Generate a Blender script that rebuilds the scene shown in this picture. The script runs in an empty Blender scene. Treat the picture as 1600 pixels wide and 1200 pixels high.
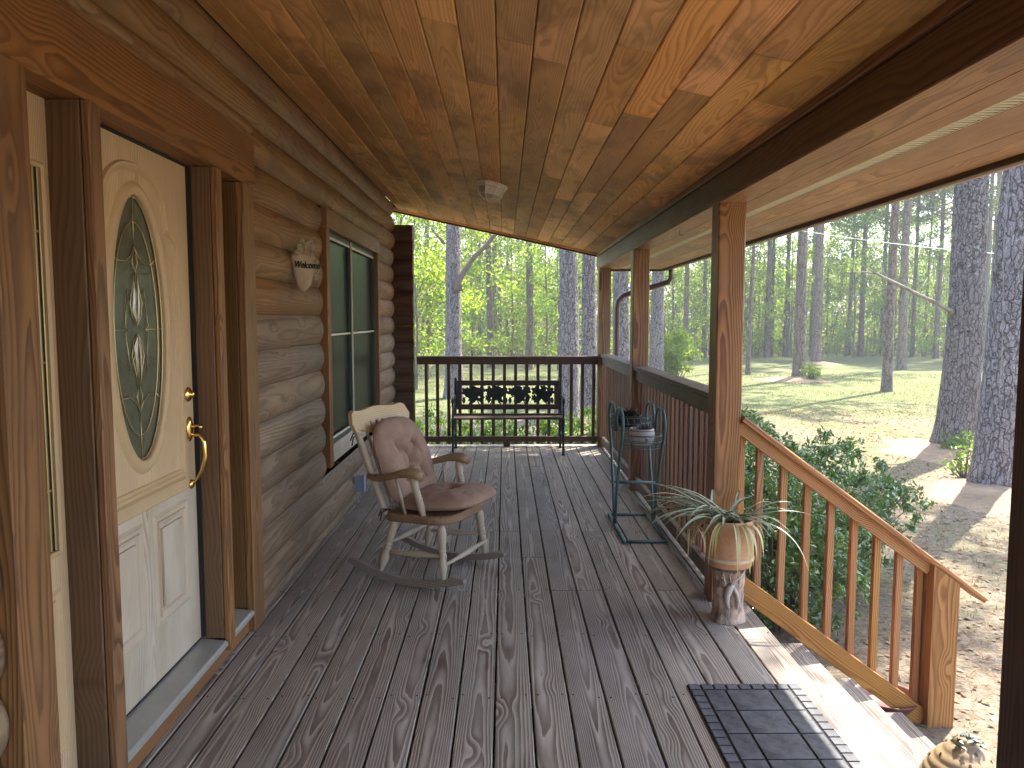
import bpy, bmesh, math, random
import numpy as np
from mathutils import Vector, Matrix, noise
R = math.radians
random.seed(7); rng = np.random.default_rng(7)
S = bpy.context.scene
COL = S.collection

# ------------------------------------------------------------------ camera, sky, sun, exposure
cam = bpy.data.objects.new('camera', bpy.data.cameras.new('camera')); COL.objects.link(cam)
cam.location = (0, 0, 1.5)
cam.rotation_euler = (R(90) - math.atan(101/1200), 0, -math.atan(11/1200))
cam.data.sensor_width = 36; cam.data.lens = 27.0
cam.data.clip_start = 0.05; cam.data.clip_end = 2000
S.camera = cam
SUN = Vector((.395, .40, 1)).normalized()
elev = math.asin(SUN.z); azim = math.atan2(SUN.x, SUN.y)
W = bpy.data.worlds.new('World'); S.world = W; W.use_nodes = True
wn = W.node_tree.nodes; wl = W.node_tree.links
sky = wn.new('ShaderNodeTexSky'); sky.sky_type = 'NISHITA'; sky.sun_disc = False
sky.sun_elevation = elev; sky.sun_rotation = azim; sky.altitude = 50; sky.air_density = 1.0; sky.dust_density = 2.2; sky.ozone_density = .8
wl.new(sky.outputs[0], wn['Background'].inputs[0]); wn['Background'].inputs[1].default_value = 0.15
sl = bpy.data.lights.new('sun', 'SUN'); sl.energy = 3.7; sl.angle = R(.5); sl.color = (1, .93, .82)
so = bpy.data.objects.new('sun', sl); COL.objects.link(so)
so.rotation_euler = SUN.to_track_quat('Z', 'Y').to_euler(); so.location = (20, 20, 40)
S.view_settings.view_transform = 'Standard'; S.view_settings.look = 'None'
S.view_settings.exposure = 2.62; S.view_settings.gamma = 1
S.view_settings.use_curve_mapping = False
S.cycles.max_bounces = 9; S.cycles.diffuse_bounces = 5; S.cycles.glossy_bounces = 3
S.cycles.transmission_bounces = 4; S.cycles.transparent_max_bounces = 6
S.cycles.sample_clamp_indirect = 6; S.cycles.caustics_reflective = False; S.cycles.caustics_refractive = False

# ------------------------------------------------------------------ object helpers
WM = {}
def put(o, M, parent=None):
    COL.objects.link(o); WM[o] = M
    if parent is not None:
        o.parent = parent; o.matrix_basis = WM[parent].inverted() @ M
    else:
        o.matrix_basis = M
    return o
def tag(o, label=None, cat=None, group=None, kind=None):
    if label: o['label'] = label
    if cat: o['category'] = cat
    if group: o['group'] = group
    if kind: o['kind'] = kind
    return o
def thing(name, loc, label=None, cat=None, group=None, kind=None, rz=0):
    o = bpy.data.objects.new(name, None); o.empty_display_size = .1
    put(o, Matrix.Translation(loc) @ Matrix.Rotation(rz, 4, 'Z'))
    return tag(o, label, cat, group, kind)
def mesh(name, V, F, mat=None, smooth=False):
    m = bpy.data.meshes.new(name); m.from_pydata(V, [], F); m.update()
    if mat: m.materials.append(mat)
    if smooth: m.shade_smooth()
    return m
def mesh_np(name, V, nper, mat, smooth=False):
    """V: (N*nper,3) vertices, one n-gon for every nper of them"""
    n = len(V)//nper
    m = bpy.data.meshes.new(name)
    m.vertices.add(n*nper); m.vertices.foreach_set('co', np.ascontiguousarray(V, dtype=np.float32).ravel())
    m.loops.add(n*nper); m.loops.foreach_set('vertex_index', np.arange(n*nper, dtype=np.int32))
    m.polygons.add(n); m.polygons.foreach_set('loop_start', np.arange(0, n*nper, nper, dtype=np.int32))
    m.polygons.foreach_set('loop_total', np.full(n, nper, dtype=np.int32))
    m.update(calc_edges=True)
    if mat: m.materials.append(mat)
    return m
def ob(name, m, parent=None, M=None, **k):
    o = bpy.data.objects.new(name, m)
    put(o, M if M is not None else Matrix.Identity(4), parent)
    return tag(o, **k)

class MB:
    def __init__(s): s.V = []; s.F = []
    def add(s, V, F):
        n = len(s.V); s.V += [tuple(v) for v in V]; s.F += [tuple(i+n for i in f) for f in F]
    def box(s, x0, x1, y0, y1, z0, z1):
        s.add([(x0,y0,z0),(x1,y0,z0),(x1,y1,z0),(x0,y1,z0),(x0,y0,z1),(x1,y0,z1),(x1,y1,z1),(x0,y1,z1)],
              [(0,3,2,1),(4,5,6,7),(0,1,5,4),(1,2,6,5),(2,3,7,6),(3,0,4,7)])
    def tube(s, P, r, n=8, cap=True, flat=1.0, up=None):
        P = [Vector(p) for p in P]; rs = r if isinstance(r, (list, tuple)) else [r]*len(P)
        V = []; F = []; ref = None
        for i, p in enumerate(P):
            t = (P[min(i+1, len(P)-1)] - P[max(i-1, 0)]).normalized()
            if ref is None:
                ref = Vector(up) if up else (Vector((0,0,1)) if abs(t.z) < .9 else Vector((1,0,0)))
            a = t.cross(ref).normalized(); b = a.cross(t).normalized(); ref = b if not up else Vector(up)
            for k in range(n):
                q = 2*math.pi*k/n; V.append(p + a*math.cos(q)*rs[i] + b*math.sin(q)*rs[i]*flat)
        for i in range(len(P)-1):
            for k in range(n):
                F.append((i*n+k, i*n+(k+1) % n, (i+1)*n+(k+1) % n, (i+1)*n+k))
        if cap: F += [tuple(range(n))[::-1], tuple(range((len(P)-1)*n, len(P)*n))]
        s.add(V, F)
    def lathe(s, prof, c=(0,0,0), n=32, axis=None, cap=True):
        """prof: [(r, z)] about local Z at c, or along the vector axis"""
        c = Vector(c); A = (Vector(axis).to_track_quat('Z', 'Y').to_matrix() if axis else Matrix.Identity(3))
        V = [c + A @ Vector((r*math.cos(2*math.pi*k/n), r*math.sin(2*math.pi*k/n), z)) for r, z in prof for k in range(n)]
        F = [(i*n+k, i*n+(k+1) % n, (i+1)*n+(k+1) % n, (i+1)*n+k) for i in range(len(prof)-1) for k in range(n)]
        if cap: F += [tuple(range(n))[::-1], tuple(range((len(prof)-1)*n, len(prof)*n))]
        s.add(V, F)
    def sweep(s, path, prof, nrm, closed=True):
        """path: points in a plane with normal nrm; prof: [(outward offset, height)]"""
        P = [Vector(p) for p in path]; nrm = Vector(nrm).normalized(); N = len(P); V = []; F = []; m = len(prof)
        for i in range(N):
            a = P[i] - P[(i-1) % N if closed else max(i-1, 0)]; b = P[(i+1) % N if closed else min(i+1, N-1)] - P[i]
            if a.length < 1e-9: a = b
            if b.length < 1e-9: b = a
            a.normalize(); b.normalize(); na = nrm.cross(a); nb = nrm.cross(b); q = na+nb
            if q.length < 1e-6: q = na
            q.normalize(); q = q/max(.35, q.dot(na))
            for o, h in prof: V.append(P[i] + q*o + nrm*h)
        for i in range(N if closed else N-1):
            j = (i+1) % N
            for k in range(m-1): F.append((i*m+k, j*m+k, j*m+k+1, i*m+k+1))
        s.add(V, F)
    def mesh(s, name, mat=None, smooth=False): return mesh(name, s.V, s.F, mat, smooth)
    def ob(s, name, mat, parent=None, M=None, smooth=False, world=True, **k):
        """vertices are in world space when world and M given: converted to M's frame"""
        if M is None: M = WM[parent] if parent is not None else Matrix.Identity(4)
        if world:
            I = M.inverted(); s.V = [tuple(I @ Vector(v)) for v in s.V]
        return ob(name, s.mesh(name, mat, smooth), parent, M, **k)

def orient(yaxis, zaxis):
    y = Vector(yaxis).normalized(); x = y.cross(Vector(zaxis)).normalized(); z = x.cross(y)
    return Matrix((x, y, z)).transposed().to_4x4()
_bc = {}
def board_mesh(w, L, t, mat, ch):
    k = (round(w,4), round(L,4), round(t,4), mat.name, ch)
    if k in _bc: return _bc[k]
    c = ch; a = w/2; b = t/2
    pr = [(-a+c,-b),(a-c,-b),(a,-b+c),(a,b-c),(a-c,b),(-a+c,b),(-a,b-c),(-a,-b+c)]
    V = [(x, 0, z) for x, z in pr] + [(x, L, z) for x, z in pr]
    F = [(i, (i+1) % 8, 8+(i+1) % 8, 8+i) for i in range(8)] + [tuple(range(7,-1,-1)), tuple(range(8,16))]
    F = [f[::-1] for f in F]
    _bc[k] = mesh('board', V, F, mat); return _bc[k]
def beam(name, p0, p1, w, t, mat, parent=None, up=(0,0,1), ch=.003, **k):
    """timber from p0 to p1 (centre line); w across, t along 'up'"""
    p0 = Vector(p0); p1 = Vector(p1); d = p1-p0
    M = Matrix.Translation(p0) @ orient(d, up)
    return ob(name, board_mesh(w, d.length, t, mat, ch), parent, M, **k)
def bbox(name, x0, x1, y0, y1, z0, z1, mat, parent=None, long='z', ch=.003, **k):
    """box given by bounds, grain running along axis long"""
    cx, cy, cz = (x0+x1)/2, (y0+y1)/2, (z0+z1)/2
    if long == 'z': return beam(name, (cx,cy,z0), (cx,cy,z1), y1-y0, x1-x0, mat, parent, (1,0,0), ch, **k)
    if long == 'y': return beam(name, (cx,y0,cz), (cx,y1,cz), x1-x0, z1-z0, mat, parent, (0,0,1), ch, **k)
    return beam(name, (x0,cy,cz), (x1,cy,cz), y1-y0, z1-z0, mat, parent, (0,0,1), ch, **k)

# ------------------------------------------------------------------ materials
class NT:
    def __init__(s, name):
        s.m = bpy.data.materials.new(name); s.m.use_nodes = True; s.t = s.m.node_tree
        s.b = s.t.nodes['Principled BSDF']
    def n(s, typ, **k):
        x = s.t.nodes.new('ShaderNode'+typ)
        for a, v in k.items(): setattr(x, a, v)
        return x
    def set(s, sock, v):
        if v is None: return
        if isinstance(v, bpy.types.NodeSocket): s.t.links.new(v, sock)
        else:
            if isinstance(v, (tuple, list)) and len(v) == 3 and sock.type == 'RGBA': v = (*v, 1)
            sock.default_value = v
    def math(s, op, a, b=None, c=None, clamp=False):
        x = s.n('Math', operation=op, use_clamp=clamp)
        for i, v in enumerate((a, b, c)): s.set(x.inputs[i], v)
        return x.outputs[0]
    def vm(s, op, a, b=None):
        x = s.n('VectorMath', operation=op); s.set(x.inputs[0], a)
        if b is not None: s.set(x.inputs[3] if op == 'SCALE' else x.inputs[1], b)
        return x.outputs[0]
    def noise(s, vec, scale, detail=2, rough=.5, dist=0):
        x = s.n('TexNoise'); s.set(x.inputs['Vector'], vec); x.inputs['Scale'].default_value = scale
        x.inputs['Detail'].default_value = detail; x.inputs['Roughness'].default_value = rough; x.inputs['Distortion'].default_value = dist
        return x.outputs[0]
    def voro(s, vec, scale, feature='F1', out='Distance', rnd=1):
        x = s.n('TexVoronoi', feature=feature); s.set(x.inputs['Vector'], vec); x.inputs['Scale'].default_value = scale
        x.inputs['Randomness'].default_value = rnd
        return x.outputs[out]
    def ramp(s, fac, stops, interp='LINEAR'):
        x = s.n('ValToRGB'); x.color_ramp.interpolation = interp; e = x.color_ramp.elements
        while len(e) < len(stops): e.new(.5)
        for q, (p, c) in zip(e, stops):
            q.position = p; q.color = (*c, 1) if not isinstance(c, (int, float)) else (c, c, c, 1)
        s.set(x.inputs[0], fac); return x.outputs[0]
    def mix(s, f, a, b, mode='MIX'):
        x = s.n('Mix', data_type='RGBA', blend_type=mode); s.set(x.inputs[0], f); s.set(x.inputs[6], a); s.set(x.inputs[7], b)
        return x.outputs[2]
    def obj(s): return s.n('TexCoord').outputs['Object']
    def rand(s): return s.n('ObjectInfo').outputs['Random']
    def bump(s, h, strength=.5, dist=.002):
        x = s.n('Bump'); x.inputs['Strength'].default_value = strength; x.inputs['Distance'].default_value = dist; s.set(x.inputs['Height'], h)
        s.t.links.new(x.outputs[0], s.b.inputs['Normal'])
    def done(s, col=None, rough=.6, spec=.5, metal=0):
        s.set(s.b.inputs['Base Color'], col); s.set(s.b.inputs['Roughness'], rough)
        s.set(s.b.inputs['Specular IOR Level'], spec); s.set(s.b.inputs['Metallic'], metal); return s.m

def wood(name, early, late, sp=.006, d0=.03, dr=.05, wob=.05, var=.25, knots=.6, rough=.6, stain=None, stain_amt=.5,
         bump=.4, spec=.4, late_w=.35, fine=.25, ylen=.5, spots=True, satvar=.1, staint=(.45,.62)):
    """flat-sawn timber: growth rings cut along local Y, knots, fibres, stains"""
    s = NT(name); P = s.obj(); rd = s.rand()
    r2 = s.math('FRACT', s.math('MULTIPLY', rd, 17.31)); r3 = s.math('FRACT', s.math('MULTIPLY', rd, 53.77))
    off = s.n('CombineXYZ'); s.set(off.inputs[0], s.math('MULTIPLY', rd, 31.)); s.set(off.inputs[1], s.math('MULTIPLY', r2, 57.)); s.set(off.inputs[2], s.math('MULTIPLY', r3, 23.))
    Q = s.vm('ADD', P, off.outputs[0])
    sep = s.n('SeparateXYZ'); s.set(sep.inputs[0], P); x, y, z = sep.outputs
    low = s.noise(s.vm('MULTIPLY', Q, (3.5, ylen, 3.5)), 1.0, 2, .55)
    low2 = s.noise(s.vm('MULTIPLY', Q, (2., ylen*1.7, 2.)), 1.3, 1, .5)
    xx = s.math('ADD', s.math('ADD', x, s.math('MULTIPLY', s.math('SUBTRACT', r2, .5), .07)), s.math('MULTIPLY', s.math('SUBTRACT', low2, .5), wob))
    zz = s.math('ADD', s.math('ADD', z, s.math('MULTIPLY_ADD', r3, dr, d0)), s.math('MULTIPLY', s.math('SUBTRACT', low, .5), wob*3.2))
    r = s.math('SQRT', s.math('ADD', s.math('MULTIPLY', xx, xx), s.math('MULTIPLY', zz, zz)))
    r = s.math('ADD', r, s.math('MULTIPLY', s.noise(s.vm('MULTIPLY', Q, (22., 3.5, 22.)), 1., 2, .6), sp*.9))
    kd = None
    if knots > 0:
        kq = s.vm('MULTIPLY', Q, (7.5, 2.4, .01))
        kd = s.voro(kq, 1.0)
        kk = s.n('MapRange', interpolation_type='SMOOTHSTEP'); s.set(kk.inputs[0], kd)
        kk.inputs[1].default_value = 0.0; kk.inputs[2].default_value = .34; kk.inputs[3].default_value = 1; kk.inputs[4].default_value = 0
        r = s.math('ADD', r, s.math('MULTIPLY', kk.outputs[0], sp*3.2*knots))
    ring = s.math('FRACT', s.math('DIVIDE', r, sp))
    f = s.ramp(ring, [(0, 0.), (max(.02, 1-late_w-.3), .12), (1-late_w*.35-.12, 1.), (.93, .95), (1, 0.)])
    fib = s.noise(s.vm('MULTIPLY', Q, (420., 9., 420.)), 1., 2, .7)
    big = s.noise(s.vm('MULTIPLY', Q, (5., 1.1, 5.)), 1., 3, .6)
    patch = s.noise(s.vm('MULTIPLY', Q, (9., 2.6, 9.)), 1., 3, .6, .6)
    f2 = s.math('MULTIPLY', f, s.math('MULTIPLY_ADD', patch, 1.1, .35), clamp=True)
    c = s.mix(f2, early, late)
    c = s.mix(s.math('MULTIPLY', s.math('SUBTRACT', fib, .35, clamp=True), fine*3, clamp=True), c, s.vm('SCALE', c, .55))
    hs = s.n('HueSaturation'); s.set(hs.inputs['Color'], c)
    s.set(hs.inputs['Value'], s.math('ADD', s.math('MULTIPLY_ADD', s.math('SUBTRACT', r3, .5), var*2, 1.), s.math('MULTIPLY', s.math('SUBTRACT', big, .5), .7)))
    s.set(hs.inputs['Saturation'], s.math('MULTIPLY_ADD', s.math('SUBTRACT', r2, .5), satvar*2, 1.))
    s.set(hs.inputs['Hue'], s.math('MULTIPLY_ADD', s.math('SUBTRACT', rd, .5), .012, .5))
    c = hs.outputs[0]
    if stain:
        st = s.noise(s.vm('MULTIPLY', Q, (2.2, .9, 2.2)), 1.7, 4, .6, .5)
        st = s.ramp(st, [(staint[0], 0.), (staint[1], 1.)])
        c = s.mix(s.math('MULTIPLY', st, stain_amt), c, stain)
    if kd is not None and spots:
        kc = s.ramp(kd, [(0.03, 1.), (.075, 0.)])
        c = s.mix(s.math('MULTIPLY', kc, .75*knots), c, s.vm('SCALE', c, .25))
    s.bump(s.math('SUBTRACT', s.math('MULTIPLY', fib, .5), s.math('MULTIPLY', f, .6)), bump, .0012)
    ro = s.math('MULTIPLY_ADD', patch, .22, rough-.11)
    return s.done(c, ro, spec)

def plain(name, col, rough=.5, spec=.5, metal=0, nz=.15, scale=30, bump=0, bdist=.001, var=0):
    s = NT(name); P = s.obj()
    n = s.noise(P, scale, 4, .65); n2 = s.noise(P, scale*.17, 3, .6)
    v = s.math('ADD', s.math('MULTIPLY_ADD', n, nz*1.2, 1-nz*.6), s.math('MULTIPLY', s.math('SUBTRACT', n2, .5), nz*2))
    if var: v = s.math('ADD', v, s.math('MULTIPLY', s.math('SUBTRACT', s.rand(), .5), var))
    c = s.vm('SCALE', tuple(col), v)
    if bump: s.bump(n, bump, bdist)
    return s.done(c, s.math('MULTIPLY_ADD', n2, .2, rough-.1), spec, metal)

def leafmat(name, cols, trans=.5, rough=.5, spec=.4, tcol=1.6):
    s = NT(name); g = s.n('NewGeometry').outputs['Random Per Island']
    k = len(cols); c = s.ramp(g, [(i/(k-1), cc) for i, cc in enumerate(cols)])
    out = [n for n in s.t.nodes if n.type == 'OUTPUT_MATERIAL'][0]
    s.done(c, rough, spec)
    if trans:
        tr = s.n('BsdfTranslucent'); s.set(tr.inputs[0], s.vm('MULTIPLY', c, (tcol*1.15, tcol*1.1, tcol*.55)))
        mx = s.n('MixShader'); mx.inputs[0].default_value = trans
        s.t.links.new(s.b.outputs[0], mx.inputs[1]); s.t.links.new(tr.outputs[0], mx.inputs[2]); s.t.links.new(mx.outputs[0], out.inputs[0])
    return s.m

M_deck = wood('weathered deck wood', (.50,.44,.365), (.15,.108,.08), sp=.0062, d0=.02, dr=.05, wob=.038, var=.13, knots=.6, rough=.55, ylen=.25, stain=(.31,.285,.25), stain_amt=.4, bump=.7, spec=.3, late_w=.58, fine=.4)
M_ceil = wood('stained ceiling cedar', (.74,.41,.17), (.55,.285,.105), sp=.009, d0=.02, dr=.06, wob=.07, var=.30, knots=.25, rough=.62, stain=(.23,.135,.065), stain_amt=.65, bump=.2, spec=.2, late_w=.3, fine=.12, satvar=.07, staint=(.50,.66))
M_soff = wood('stained soffit cedar', (.42,.215,.082), (.24,.11,.04), sp=.012, d0=.02, dr=.05, wob=.06, var=.16, knots=.3, rough=.5, stain=(.2,.09,.045), stain_amt=.4, bump=.25, spec=.35, fine=.15)
M_log = wood('log siding weathered', (.27,.182,.112), (.155,.098,.057), sp=.010, d0=.03, dr=.05, wob=.06, var=.13, knots=.35, ylen=.3, rough=.62, stain=(.16,.115,.08), stain_amt=.5, bump=.35, fine=.25)
M_logw = wood('log siding warm', (.31,.178,.082), (.19,.10,.043), sp=.010, d0=.03, dr=.05, wob=.06, var=.14, knots=.35, ylen=.3, rough=.58, stain=(.15,.09,.05), stain_amt=.6, bump=.3, fine=.2)  # warmer upper logs: less faded, with ceiling bounce put into the colour
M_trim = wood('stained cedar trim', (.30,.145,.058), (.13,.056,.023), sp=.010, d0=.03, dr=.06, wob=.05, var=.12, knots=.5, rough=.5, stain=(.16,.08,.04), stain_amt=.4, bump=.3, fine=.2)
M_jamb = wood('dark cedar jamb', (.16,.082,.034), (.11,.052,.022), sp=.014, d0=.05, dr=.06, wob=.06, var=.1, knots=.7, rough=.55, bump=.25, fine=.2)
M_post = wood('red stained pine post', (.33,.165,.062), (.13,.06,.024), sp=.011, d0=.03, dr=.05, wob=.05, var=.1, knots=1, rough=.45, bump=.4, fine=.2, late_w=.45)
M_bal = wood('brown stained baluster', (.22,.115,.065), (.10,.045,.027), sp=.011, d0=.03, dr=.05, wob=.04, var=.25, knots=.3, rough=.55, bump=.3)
M_dark = wood('dark timber', (.105,.055,.03), (.055,.028,.016), sp=.012, d0=.04, dr=.04, wob=.05, var=.15, knots=.3, rough=.5, bump=.3)
M_beam = wood('dark stained beam', (.155,.085,.045), (.085,.042,.022), sp=.013, d0=.04, dr=.04, wob=.05, var=.12, knots=.3, rough=.5, bump=.25)
M_stair = wood('golden stained stair rail', (.47,.235,.085), (.22,.09,.033), sp=.009, d0=.02, dr=.05, wob=.05, var=.14, knots=1, rough=.5, bump=.4, fine=.25)
M_cap = wood('weathered rail cap', (.21,.15,.095), (.10,.066,.042), sp=.009, d0=.02, dr=.05, wob=.04, var=.1, knots=.5, rough=.6, bump=.4)
M_door = wood('pale oak door skin', (.68,.50,.28), (.42,.28,.14), sp=.0085, d0=.01, dr=.04, wob=.06, var=.05, knots=0, rough=.45, bump=.5, fine=.25, stain=(.60,.45,.28), stain_amt=.4)
M_doorlow = wood('whiter oak door skin', (.60,.51,.39), (.38,.29,.20), sp=.0085, d0=.01, dr=.04, wob=.06, var=.05, knots=0, rough=.5, bump=.5, fine=.25, stain=(.64,.56,.45), stain_amt=.5)  # lower door half whiter than the upper
M_chair = wood('worn beech', (.50,.41,.30), (.38,.29,.20), sp=.012, d0=.03, dr=.04, wob=.05, var=.08, knots=0, rough=.5, bump=.2, fine=.3, stain=(.60,.51,.42), stain_amt=.6)
M_crest = wood('worn honey beech', (.60,.45,.26), (.46,.31,.16), sp=.012, d0=.03, dr=.04, wob=.05, var=.05, knots=0, rough=.45, bump=.2, fine=.3)
M_arm = wood('brown varnished beech', (.29,.19,.115), (.17,.10,.055), sp=.010, d0=.03, dr=.04, wob=.05, var=.05, knots=0, rough=.4, bump=.2, fine=.3, stain=(.42,.30,.19), stain_amt=.5)

def cush():
    s = NT('dusty pink velour'); P = s.obj(); n = s.noise(P, 9, 4, .6); m = s.noise(P, 260, 2, .7)
    c = s.mix(s.ramp(n, [(.3, 0.), (.7, 1.)]), (.27,.17,.12), (.37,.245,.18))
    c = s.vm('SCALE', c, s.math('MULTIPLY_ADD', m, .4, .8)); s.bump(m, .35, .001)
    s.b.inputs['Sheen Weight'].default_value = .15; s.b.inputs['Sheen Roughness'].default_value = .5
    s.b.inputs['Sheen Tint'].default_value = (.75,.62,.55,1)
    return s.done(c, .9, .2)
M_cush = cush()
M_rock = wood('grey brown rocker wood', (.27,.21,.17), (.17,.13,.10), sp=.010, d0=.03, dr=.04, wob=.05, var=.05, knots=0, rough=.5, bump=.2, fine=.3)
M_turn = plain('worn turned beech', (.42,.345,.26), .5, .4, 0, .18, 35, .2)
M_mould = plain('groove shaded oak moulding', (.54,.39,.22), .45, .4, 0, .14, 30)  # darker than the door: groove shade put into the moulding colour
M_mouldlow = plain('whiter oak moulding', (.52,.43,.32), .5, .4, 0, .14, 30)
M_brass = plain('polished brass', (.80,.56,.20), .22, .5, 1, .12, 60)
M_lead = plain('pale brass came', (.62,.50,.26), .35, .5, .8, .12, 60)
M_iron = plain('black cast iron', (.018,.02,.022), .45, .5, .3, .3, 60, .4)
M_benchwood = plain('dark brown bench slat', (.055,.028,.022), .5, .4, 0, .3, 40, .3)
M_green = plain('patinated green metal', (.10,.20,.20), .5, .5, .2, .35, 45, .4)
M_rubber = plain('black rubber', (.012,.012,.013), .7, .4, 0, .2, 60)
M_white = plain('cream painted metal', (.72,.66,.54), .45, .5, 0, .1, 40)
M_alu = plain('grey metal sill', (.42,.42,.38), .4, .5, .4, .18, 40, .2)
M_wgreen = plain('dark green window frame', (.03,.055,.045), .4, .5, 0, .15, 60)
M_nearblack = plain('dark recess', (.02,.015,.012), .9, .2)  # near black: shade seen between deck boards put into the joist colour
M_resin = plain('cream resin', (.52,.42,.30), .7, .3, 0, .35, 60, .5)
M_vent = plain('cream vent slat', (.62,.58,.42), .5, .4, 0, .15, 40)
M_ventd = plain('vent shadow mesh', (.05,.045,.03), .8, .3)
M_gutter = plain('brown gutter metal', (.10,.062,.052), .4, .5, .1, .12, 20)
M_pinkg = plain('tan gutter lip', (.42,.26,.19), .5, .5, 0, .12, 20)
M_roof = plain('dark roof shingle', (.07,.065,.06), .9, .2, 0, .4, 12, .5, .01)
M_soil = plain('potting soil', (.035,.025,.018), .95, .2, 0, .5, 60, .8, .01)
M_grey = plain('blue grey plastic box', (.22,.27,.38), .45, .5, 0, .1, 30)
M_saucer = plain('brown plastic saucer', (.16,.062,.045), .45, .5, 0, .2, 30)
M_conc = plain('pale straw coloured resin', (.25,.185,.11), .6, .35, 0, .3, 30, .3)

def terracotta():
    s = NT('terracotta'); P = s.obj(); n = s.noise(P, 14, 5, .65); n2 = s.noise(P, 120, 2, .6)
    c = s.mix(s.ramp(n, [(.35,0.),(.7,1.)]), (.42,.21,.105), (.56,.33,.20)); c = s.vm('SCALE', c, s.math('MULTIPLY_ADD', n2, .3, .85))
    s.bump(n2, .3, .001); return s.done(c, .8, .3)
M_terra = terracotta()
def glassmat(name, col, rough=.06, wave=.0):
    s = NT(name); P = s.obj(); n = s.noise(P, 25, 2, .5)
    if wave: s.bump(n, wave, .004)
    return s.done(s.vm('SCALE', col, s.math('MULTIPLY_ADD', n, .5, .75)), rough, .9 if rough < .25 else .15)
M_glass = glassmat('decorative door glass', (.10,.11,.075), .05, .35)  # base lightened: outdoor reflection put into the glass colour
M_pane = glassmat('dark screened window pane', (.012,.015,.014), .3)
M_frost = glassmat('lamp glass', (.50,.46,.36), .2)
M_ceram = plain('white glazed ceramic', (.55,.50,.50), .25, .6, 0, .12, 30)
M_stripe = plain('dark glaze stripe', (.05,.03,.035), .35, .5)
def rubbermat():
    s = NT('slate rubber tile'); P = s.obj(); n = s.noise(P, 11, 5, .65, .4); m = s.noise(P, 200, 2, .6)
    c = s.mix(s.ramp(n, [(.42,0.),(.6,1.)]), (.095,.098,.11), (.032,.032,.036))
    c = s.vm('SCALE', c, s.math('ADD', s.math('MULTIPLY_ADD', m, .2, .9), s.math('MULTIPLY', s.math('SUBTRACT', s.rand(), .5), .35)))
    s.bump(n, .3, .002); return s.done(c, .55, .4)
M_tile = rubbermat()

def barkmat(name, plate, fiss, lich, sx=15., sz=2.6):
    s = NT(name); P = s.obj()
    d = s.noise(P, 3.0, 3, .6)
    ofs = s.n('CombineXYZ'); s.set(ofs.inputs[0], s.math('MULTIPLY', d, .35)); s.set(ofs.inputs[1], s.math('MULTIPLY', d, .3)); s.set(ofs.inputs[2], s.math('MULTIPLY', s.noise(P, 6., 2, .6), .2))
    Q = s.vm('ADD', s.vm('MULTIPLY', P, (1., 1., .26)), ofs.outputs[0])
    v = s.voro(Q, sx, 'DISTANCE_TO_EDGE'); v2 = s.voro(s.vm('MULTIPLY', Q, (1., 1., 1.9)), sx*2.3, 'DISTANCE_TO_EDGE')
    fl = s.noise(s.vm('MULTIPLY', P, (1., 1., 2.5)), 26., 3, .7)
    h = s.math('ADD', s.ramp(v, [(0.0, 0.), (.16, .8), (.5, 1.)]), s.math('MULTIPLY', s.ramp(v2, [(0., 0.), (.14, 1.)]), .35))
    c = s.mix(s.ramp(v, [(.01, 0.), (.10, 1.)]), fiss, plate)
    c = s.mix(s.math('MULTIPLY', s.ramp(v2, [(0., 1.), (.10, 0.)]), .55), c, fiss)
    c = s.vm('SCALE', c, s.math('MULTIPLY_ADD', fl, .9, .55))
    li = s.math('MULTIPLY', s.ramp(s.noise(P, 17., 3, .6), [(.60, 0.), (.66, 1.)]), s.ramp(s.noise(P, 1.6, 2, .5), [(.35, 0.), (.6, 1.)]))
    c = s.mix(s.math('MULTIPLY', li, .75), c, lich)
    s.bump(s.math('MULTIPLY_ADD', fl, .4, h), 1., .03)
    return s.done(c, .9, .15)
M_bark = barkmat('loblolly pine bark', (.33,.29,.285), (.09,.07,.065), (.42,.44,.36))
M_bark2 = barkmat('lichen spotted pine bark', (.28,.245,.23), (.08,.062,.056), (.45,.50,.40))
M_barkfar = barkmat('far pine bark', (.25,.195,.16), (.10,.075,.06), (.25,.25,.2), 8)
M_twig = plain('grey twig', (.16,.12,.095), .9, .2, 0, .4, 20)
M_limb = plain('lichen grey dead limb', (.24,.215,.18), .9, .2, 0, .9, 22, .9, .02)
M_leafY = leafmat('yellow green sapling leaves', [(.11,.17,.03), (.16,.24,.045), (.22,.26,.05), (.12,.21,.06)], .6)
M_leafG = leafmat('mid green broad leaves', [(.07,.13,.025), (.11,.18,.035), (.16,.23,.045), (.08,.15,.035)], .6)
M_leafD = leafmat('thicket leaves', [(.07,.11,.03), (.11,.16,.04), (.16,.21,.055), (.14,.15,.075)], .55)
M_needle = leafmat('pine needles', [(.06,.095,.03), (.10,.14,.04), (.14,.16,.05)], .35)
M_holly = leafmat('glossy holly leaves', [(.06,.12,.045), (.09,.17,.055), (.13,.21,.07), (.07,.14,.06)], .25, .2, .9)
M_shrub = leafmat('light shrub leaves', [(.05,.10,.02), (.09,.17,.03), (.14,.22,.04)], .4, .4)
M_grass = leafmat('lawn grass blades', [(.08,.11,.03), (.13,.16,.045), (.19,.18,.08), (.07,.10,.03)], .3, .7)
M_straw = leafmat('pine straw and dry leaves', [(.13,.08,.05), (.27,.19,.11), (.18,.11,.06), (.34,.28,.19)], .1, .8)
def spidermat(name, a, b):
    s = NT(name); g = s.n('NewGeometry').outputs['Random Per Island']
    c = s.mix(g, a, b); return s.done(c, .45, .5)
M_sp1 = spidermat('variegated leaf', (.22,.27,.17), (.50,.50,.35)); M_sp2 = spidermat('yellowing leaf', (.45,.38,.12), (.55,.50,.26))
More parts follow.
